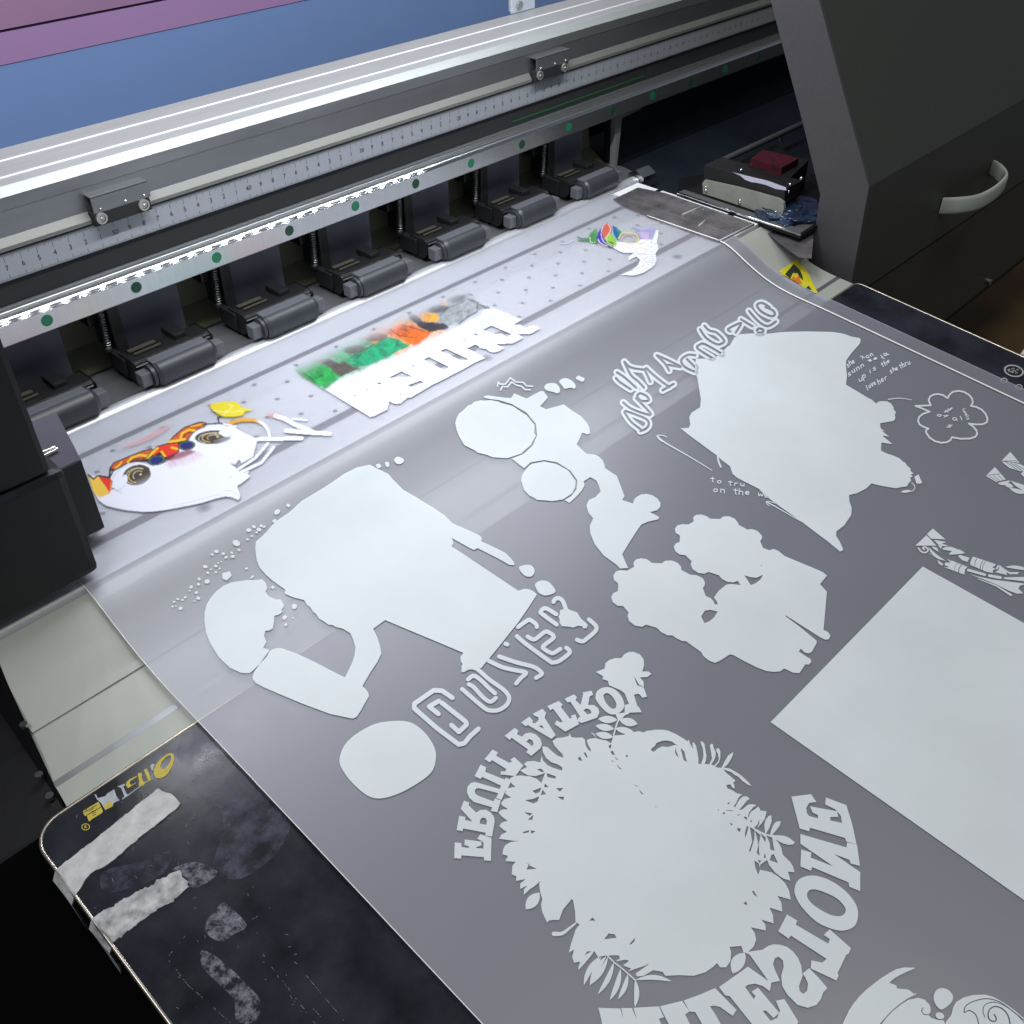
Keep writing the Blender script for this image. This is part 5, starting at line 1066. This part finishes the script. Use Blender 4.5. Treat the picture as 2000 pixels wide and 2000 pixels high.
for P_,w_,c_ in (([(965,738),(1000,695),(1080,668),(1150,682)],4.5,YE),([(1150,690),(1190,655),(1240,605)],6,YE),([(1350,545),(1450,532),(1500,520)],5,YE),([(1460,515),(1475,465),(1540,432),(1600,440)],4.2,YE),([(850,790),(880,770),(905,735)],3.2,YE),([(1285,640),(1312,680)],4.5,YE),([(1380,600),(1430,612)],4.5,YE),([(1490,500),(1510,470),(1560,452)],2,BK),([(985,735),(1040,705),(1130,700)],2,BK),([(1560,400),(1640,385),(1690,372)],2.4,YE),([(1140,700),(1180,640),(1240,590)],1.3,BK),([(800,790),(790,880),(690,865),(680,870),(640,895),(590,855)],2.6,BK),([(830,820),(790,890),(815,925),(805,985),(835,990)],2.2,BK)):
    L.line(f9(P_),w_,c_)
L.poly(f9([(590,858),(640,898),(680,870),(740,930),(800,1030),(700,1075),(640,1020)]),YE,0.95,k=2); L.poly(f9([(680,868),(800,885),(812,920),(795,1030),(750,960)]),RED,1,k=1); L.poly(f9([(800,925),(815,925),(812,985),(835,992),(800,1010)]),(0.8,0.33,0.05),0.9)
L.line(f9([(690,868),(790,888)]),2.4,BK); L.line(f9([(590,858),(640,898),(672,868)]),2.6,BK)
L.line(f1([(700,385),(760,378),(860,372),(915,378),(925,368)]),2.6,BK); L.line(f1([(735,380),(700,360)]),2,BK); L.line(f1([(860,372),(845,310),(885,305),(790,245)]),2.4,BK,0.9); L.line(f1([(565,540),(600,470),(680,405)]),1.6,BK,0.6); L.line(f1([(1050,430),(1015,400),(1020,395),(920,375)]),1.2,BK,0.7)
for (cx,cy,rx,ry) in ((1235,720,84,47),(1520,580,82,45)):
    L.poly(f9(ell(cx,cy,rx,ry,-8)),BK); L.poly(f9(ell(cx,cy,rx-8,ry-5,-8)),TL); L.poly(f9(ell(cx,cy,rx-20,ry-12,-8)),BK); L.poly(f9(ell(cx,cy,rx-28,ry-16,-8)),NV)
for (cx,cy,rx,ry,rot) in ((1052,862,132,92,-14),(1770,505,168,62,-3)):
    L.poly(f9(ell(cx,cy,rx,ry,rot)),(0.06,0.045,0.03),1)
    L.line(f9(ell(cx-5,cy+5,rx*0.80,ry*0.80,rot,n=16,a0=120,a1=330)),1.3,(0.55,0.55,0.57)); L.line(f9(ell(cx+5,cy,rx*0.66,ry*0.70,rot,n=18,a0=110,a1=320)),1.5,(0.70,0.50,0.10)); L.line(f9(ell(cx+12,cy,rx*0.40,ry*0.45,rot,n=16,a0=150,a1=330)),1.2,(0.65,0.62,0.55)); L.poly(f9(ell(cx+rx*0.25,cy-ry*0.1,12,9)),(0.7,0.6,0.3)); L.line(f9(ell(cx,cy,rx,ry,rot,n=20,a0=170,a1=350)),2.2,BK)
L.poly(f9(ell(935,905,26,52,10)),WHT); L.poly(f9(ell(1880,470,60,26,20)),WHT)
m_=L.inside(f9([(1320,690),(1400,660),(1460,640),(1540,615),(1610,640),(1480,700),(1360,730)])); L.paint(m_,(0.22,0.02,0.05),0.85,k=6)
m_=L.inside(f9([(1310,740),(1460,690),(1640,640),(1700,680),(1500,770),(1380,790)])); L.paint(m_,(0.62,0.30,0.42),0.40,k=14)
for k in range(26):
    a0=random.uniform(0,1); x_=1310+a0*330+random.uniform(-20,20); y_=745-a0*110+random.uniform(-20,25)
    L.line(f9([(x_,y_),(x_+random.uniform(10,40),y_+random.uniform(20,60))]),random.uniform(0.6,1.4),(0.45,0.16,0.24),0.35,k=1)
for P_ in ([(815,930),(820,900),(860,830),(950,770),(1040,745)],[(1540,530),(1570,480),(1650,420),(1760,385),(1880,385)],[(850,1010),(900,990),(930,960)],[(800,960),(850,1000),(910,1030)]): L.line(smo(f9(P_),3),2.2,(0.40,0.40,0.46),0.5,k=1)
# white pass laid over the colours from the front edge up
Yw=L.Q[:,1]+L.noise(60,0.004,3); fade=1-sstep(Yw,0.4530,0.4740)
inface=L.soft(L.inside(face),1); a=np.clip(fade*inface,0,1)
L.C=L.C*(1-a[:,None])+np.array(WHT)*a[:,None]; L.A=np.maximum(L.A,a)
L.poly(f1(sm([(765,195),(850,172),(1010,168),(1080,222),(1185,245),(1100,262),(1090,290),(1040,305),(950,312),(880,300),(820,262)],4)),(0.72,0.60,0.02),1,k=3)
for P_ in ([(800,250),(900,265),(960,240),(985,205),(950,190)],[(900,290),(930,262),(1000,265)],[(1010,270),(1040,252),(1085,262)]): L.line(f1(P_),1.6,(0.8,0.75,0.35))
arc=smo(f1([(930,388),(1030,348),(1130,338),(1240,355),(1305,410),(1332,470),(1330,520)]),4); L.line(arc,6.5,(0.72,0.36,0.03),1,k=2)
m_=L.soft(L.inside(f1([(1180,300),(1420,300),(1420,560),(1180,560)])),1)*sstep(L.P[:,0],497,512); L.C=L.C*(1-m_[:,None])+np.array(WHT)*m_[:,None]
for P_,w_ in (([(1215,522),(1640,512)],8.0),([(1390,300),(1480,330),(1600,395),(1730,445)],9),([(1490,440),(1700,458),(1905,468)],8.5),([(1550,328),(1690,342)],3.4),([(1318,562),(1200,700),(1045,800)],6),([(1375,595),(1260,740),(1070,830)],6.5),([(1130,830),(1010,915)],4),([(1140,870),(1050,935)],4),([(905,375),(1020,400)],3)):
    L.line(f1(P_),w_,WHT,1,k=1)
L.paint(L.inside(f1(ell(1370,295,60,22))),(0.75,0.35,0.25),0.45,k=5)
for P_ in ([(430,1150),(560,1120),(730,1075),(840,1045),(885,1050)],[(910,1010),(975,1005),(1060,1060)],[(960,1060),(1035,1085)],[(300,745),(380,770),(410,800)],[(1020,790),(980,760),(965,745),(1040,760)],[(940,890),(990,870)],[(800,545),(1000,480)]): L.line(f1(P_),0.9,(0.40,0.42,0.48),0.7,k=0)
# the top of each colour pass is still thin
L.A*=np.where(L.Q[:,1]>0.5,np.clip(1-sstep(L.Q[:,1],0.503,0.514)*0.85,0,1),1)
L.build('lion_mask_print')
# --- banner with landscape and block letters
Bn=Ink(560,560,1065,830,1.15)
Bn.wob=np.stack([Bn.noise(26,14,11),Bn.noise(26,14,12)],1)
wh=f2([(480,1320),(1110,1702),(1150,1700),(1330,1612),(1345,1560),(1350,1505),(1400,1530),(1440,1542),(1500,1532),(1580,1462),(1625,1460),(1880,1310)])+f3([(270,1435),(410,1370),(560,1290),(620,1262),(820,1150),(955,1090),(800,1005),(870,962),(960,978),(1000,1005),(1050,1022),(1110,1012),(1200,960),(1085,920),(1300,905),(1435,835),(1370,792),(1530,785),(1645,718),(1610,690),(1560,680),(1500,692),(1428,718),(1450,700),(1385,668),(1310,670),(1412,610),(1275,558),(1275,545),(1060,465),(900,480),(600,640),(300,760),(100,880)])+f2([(1600,800),(1300,900),(900,1120),(560,1290)])
Bn.poly(wh,WHT,1,k=1)
GR=(0.01,0.34,0.06); GR2=(0.01,0.33,0.15); BR=(0.09,0.065,0.06); OG=(0.80,0.14,0.008); YO=(0.78,0.36,0.02)
zone=Bn.inside(f2([(120,1080),(500,1345),(1800,760)])+f3([(900,560),(905,420),(700,270)])+f2([(1500,420)]),0.5)
for x0_,x1_,c_ in ((0.25,0.374,(0.05,0.36,0.12)),(0.372,0.420,(0.78,0.30,0.03)),(0.418,0.52,(0.36,0.39,0.42))):
    m_=zone&(Bn.Q[:,0]>x0_)&(Bn.Q[:,0]<x1_); Bn.paint(m_,c_,0.62,k=6)
Bn.poly(f2([(165,1110),(230,1030),(380,980),(520,990),(620,1080),(740,1180),(700,1240),(600,1320),(520,1340),(380,1250)]),GR,0.95,k=3,warp=0.5)
Bn.poly(f2([(560,900),(760,800),(920,960),(800,1010),(700,980)]),(0.10,0.42,0.20),0.6,k=6)
Bn.poly(f2([(430,960),(600,920),(700,980),(900,1040),(1000,1050),(860,1150),(750,1190),(640,1110),(560,1020)]),BR,0.95,k=2,warp=0.9)
Bn.poly(f2([(800,1000),(1000,860),(1330,700),(1480,730),(1600,800),(1400,900),(1100,1060),(960,1050)]),GR2,1,k=2,warp=0.35)
Bn.poly(f2(ell(920,850,140,55,-8)),BR,0.85,k=4); Bn.poly(f2(ell(1190,700,140,50,-8)),BR,0.8,k=4)
Bn.poly(f2([(1330,640),(1430,560),(1600,530),(1750,600),(1880,640),(1850,700),(1720,790),(1640,790),(1500,700)]),OG,1,k=2,warp=0.4)
Bn.poly(f3([(100,545),(200,490),(330,535),(375,590),(330,628),(220,622)]),YO,0.95,k=3,warp=0.4)
Bn.poly(f3([(370,385),(430,345),(505,400),(440,440)]),(0.72,0.45,0.15),0.7,k=5); Bn.poly(f2([(1400,500),(1560,440),(1700,520),(1560,570)]),(0.72,0.5,0.2),0.35,k=7)
Bn.poly(f2([(1590,430),(1700,420),(1800,500),(1932,520),(1932,640),(1860,640),(1750,570),(1640,500)]),(0.05,0.05,0.06),0.85,k=3,warp=0.6)
Bn.poly(f3([(0,550),(100,560),(200,620),(400,640),(500,690),(300,760),(240,770),(150,700),(60,640)]),(0.02,0.02,0.03),0.95,k=2,warp=0.7)
Bn.poly(f3(ell(360,475,130,46,-6)),(0.07,0.07,0.07),0.85,k=4); Bn.poly(f3(ell(590,340,125,44,-10)),(0.14,0.15,0.15),0.75,k=4)
Bn.poly(f3([(390,560),(520,440),(700,360),(850,400),(850,500),(700,590),(600,680),(430,650)]),(0.34,0.37,0.39),0.75,k=3,warp=0.4)
for P_,w_ in (([(720,345),(800,375),(862,392),(845,470)],2.2),([(880,420),(940,440),(1000,462)],2),([(920,425),(960,470)],1.8),([(970,430),(1000,465)],1.5),([(380,560),(500,450),(700,370)],1.6),([(620,660),(740,570),(850,510)],3.0),([(480,560),(640,500)],0.8)): Bn.line(f3(P_),w_,(0.03,0.03,0.04),0.8)
for P_,w_ in (([(210,1120),(330,1190),(420,1260)],3),([(380,1230),(520,1180)],2.4),([(830,980),(1050,850),(1330,700),(1440,740),(1450,800)],1.5),([(1350,590),(1480,680),(1650,700)],2.2),([(1500,540),(1720,600),(1850,650)],1.8),([(900,1010),(1010,900),(1150,790)],1.2),([(1530,790),(1440,810),(1470,740)],2)): Bn.line(f2(P_),w_,(0.03,0.05,0.02),0.75)
for k in range(90):
    cx,cy=random.choice([((380,1180),(0.01,0.12,0.02)),((900,960),(0.01,0.15,0.08)),((1200,830),(0.01,0.20,0.09)),((1600,650),(0.40,0.05,0.005)),((1500,620),(0.1,0.03,0.01))])
    x_,y_=cx[0]+random.gauss(0,110),cx[1]+random.gauss(0,45)
    Bn.line(f2([(x_,y_),(x_+random.uniform(-60,60),y_-random.uniform(-18,34))]),random.uniform(0.8,2.2),cy,0.55)
n1=Bn.noise(7,1.2,21); n2=Bn.noise(40,0.5,22)
shade_=np.clip(1+0.5*n1,0.35,1.5)[:,None]; colored=(Bn.C.max(1)-Bn.C.min(1)>0.12)|(Bn.C.max(1)<0.5)
Bn.C=np.where(colored[:,None],np.clip(Bn.C*shade_,0,1),Bn.C)
# white pass
Yw=Bn.Q[:,1]+Bn.noise(80,0.004,5); fade=1-sstep(Yw,0.4480,0.4745); inn=Bn.soft(Bn.inside(wh),1); a=fade*inn
tint=np.array([0.50,0.62,0.86]); ct=np.clip(1-abs(a-0.6)/0.5,0,1)[:,None]*0.5
WW=np.array(WHT)*(1-ct)+tint*ct
Bn.C=Bn.C*(1-a[:,None])+WW*a[:,None]
Bn.A=np.where((Yw<0.4580)&~(Bn.inside(wh)),0,Bn.A)
Bn.A*=np.clip(1-sstep(Bn.Q[:,1]+Bn.noise(30,0.006,8),0.4860,0.5120),0,1)*(0.85+0.15*n2)
Bn.A=np.where((Yw<0.4560)&Bn.inside(wh),1,Bn.A)
lft=f2([(100,1070),(1115,1702)]); 
for hpoly in (f3([(180,1110),(245,1078),(495,1205),(430,1238)]),f3([(390,1000),(455,972),(740,1105),(660,1125)]),f3([(725,970),(825,920),(885,950),(860,965),(800,1005),(790,1000)]),f3([(925,735),(1030,682),(1280,790),(1200,835),(1210,815),(1150,780),(1080,790)]),f2([(1350,1208),(1510,1130),(1645,1195)]),f2([(1590,1305),(1745,1245),(1790,1270),(1765,1275),(1640,1330)]),f3([(800,795),(820,780),(878,808)]),f3([(665,862),(690,855),(738,875)]),f3([(18,1192),(35,1182),(85,1202)]),f2([(1190,1282),(1230,1268),(1268,1295)]),f2([(1055,1350),(1100,1355),(1075,1362)]),f2([(895,1430),(912,1418),(945,1440)]),f2([(1470,1425),(1500,1412),(1512,1425)])):
    Bn.A*=1-Bn.soft(Bn.inside(hpoly),0)
Bn.build('banner_print')
# --- rainbow swirl bird
Sw=Ink(1080,425,1295,548,0.9)
WS=(0.80,0.82,0.88)
white=f4([(940,660),(1020,600),(1250,610),(1300,560),(1440,560),(1490,440),(1520,450),(1515,530),(1500,600),(1522,680),(1485,740),(1498,830),(1470,890),(1400,940),(1330,985),(1210,1020),(1110,1012),(1040,1010),(1180,955),(1260,890),(1290,820),(1240,780),(1160,820),(1138,830),(1150,780),(1210,735),(1090,735),(1030,715)])
Sw.poly(white,WS,1,k=1)
for P_,c_,a_,k_ in ((f4([(500,560),(640,545),(660,480),(740,420),(760,520),(700,600)]),(0.10,0.30,0.10),0.7,4),(f4([(650,540),(700,470),(740,560),(760,620),(680,590)]),(0.05,0.25,0.06),0.9,2),(f4([(740,540),(790,420),(830,560),(960,665),(860,640),(760,600)]),(0.05,0.03,0.35),0.95,2),(f4([(815,520),(820,400),(880,355),(940,420),(910,500),(840,540)]),(0.62,0.12,0.08),0.9,2),(f4([(850,560),(900,480),(950,520),(1010,600),(980,660),(900,630)]),(0.25,0.50,0.06),0.95,2),(f4([(940,390),(1000,420),(1060,480),(1010,540),(1020,580),(970,540)]),(0.01,0.12,0.28),0.95,2),(f4([(980,420),(1080,490),(1040,500),(1000,470)]),(0.02,0.25,0.12),0.9,2),(f4([(1180,400),(1300,420),(1470,415),(1500,450),(1450,580),(1300,560),(1250,500),(1290,450)]),(0.40,0.40,0.70),0.6,4),(f4([(1290,470),(1400,480),(1400,580),(1300,540)]),(0.70,0.50,0.70),0.5,4),(f4([(830,580),(950,600),(960,650),(900,660),(850,630)]),(0.01,0.05,0.05),0.8,2)):
    Sw.poly(P_,c_,a_,k=k_)
for P_,w_,c_ in (([(760,560),(790,610),(880,650)],1.5,WS),([(820,400),(800,500),(830,590),(940,655)],1.6,(0.75,0.6,0.75)),([(890,370),(920,440),(890,500),(850,550)],1.6,(0.8,0.6,0.6)),([(940,400),(950,500),(1010,590)],1.4,(0.3,0.6,0.8)),([(1020,550),(1060,490),(1140,480),(1230,500),(1270,560),(1230,610),(1150,620),(1100,600)],3,(0.62,0.60,0.25)),([(1050,560),(1080,520),(1150,500),(1210,530),(1210,575),(1160,590)],2.6,(0.55,0.42,0.45)),([(660,540),(670,600),(720,600)],1.3,(0.6,0.75,0.5)),([(870,540),(880,600),(960,640)],1.5,(0.6,0.75,0.2)),([(1000,600),(1100,640),(1250,640),(1330,590)],4,(0.74,0.66,0.74)),([(500,530),(560,555),(640,550)],2,(0.05,0.2,0.12)),([(515,575),(640,575)],1.6,(0.05,0.2,0.12)),([(285,610),(370,615),(440,580),(450,550)],2,(0.5,0.55,0.62)),([(300,580),(350,590)],1.5,(0.5,0.55,0.6)),([(1190,400),(1250,440),(1230,470)],1.5,(0.3,0.32,0.5))): Sw.line(smo(f4(P_),3),w_,c_,0.85)
for P_ in ([(1150,740),(1180,690),(1130,660)],[(1210,735),(1250,700),(1190,660)],[(1210,735),(1330,740),(1380,700)],[(1150,800),(1240,760),(1360,740)],[(1340,690),(1400,690),(1480,620)],[(1360,640),(1420,660),(1430,600)],[(1400,720),(1470,700),(1510,650)],[(1290,760),(1360,850),(1390,880),(1460,860)],[(1300,760),(1480,750)],[(1330,790),(1490,775)],[(1340,810),(1490,800)],[(1350,830),(1490,825)],[(1360,850),(1480,848)],[(1290,830),(1340,870),(1310,940)],[(1240,930),(1320,900),(1340,870)],[(1300,980),(1370,920),(1440,890)],[(1180,960),(1260,930)],[(1440,470),(1430,590),(1500,620)],[(1250,620),(1350,610),(1380,570)],[(1040,640),(1090,690),(1060,720)],[(1270,660),(1360,680)]): Sw.line(smo(f4(P_),3),1.25,(0.42,0.45,0.50),0.85,k=0)
Sw.build('swirl_bird_print')

# ================================================================== things around
cbx=bmesh.new(); add_box(cbx,1.20,2.6,-0.3,1.0,-H,-0.78); o=finish('cardboard_box',cbx,CARD,bevel=0.004); tag(o,'brown cardboard box on the floor below the right side cover','box')
P=onY([(1984,690),(2000,684),(2010,690),(2010,698),(1992,696)],0.18)
bm=bmesh.new(); c=P.mean(0); add_cyl(bm,(c[0]-0.004,c[1],c[2]),(c[0]+0.02,c[1]+0.002,c[2]+0.001),0.0018,n=12); shade(finish('cable_tip',bm,mat('white_plastic',(0.6,0.6,0.58),0.4),TB))
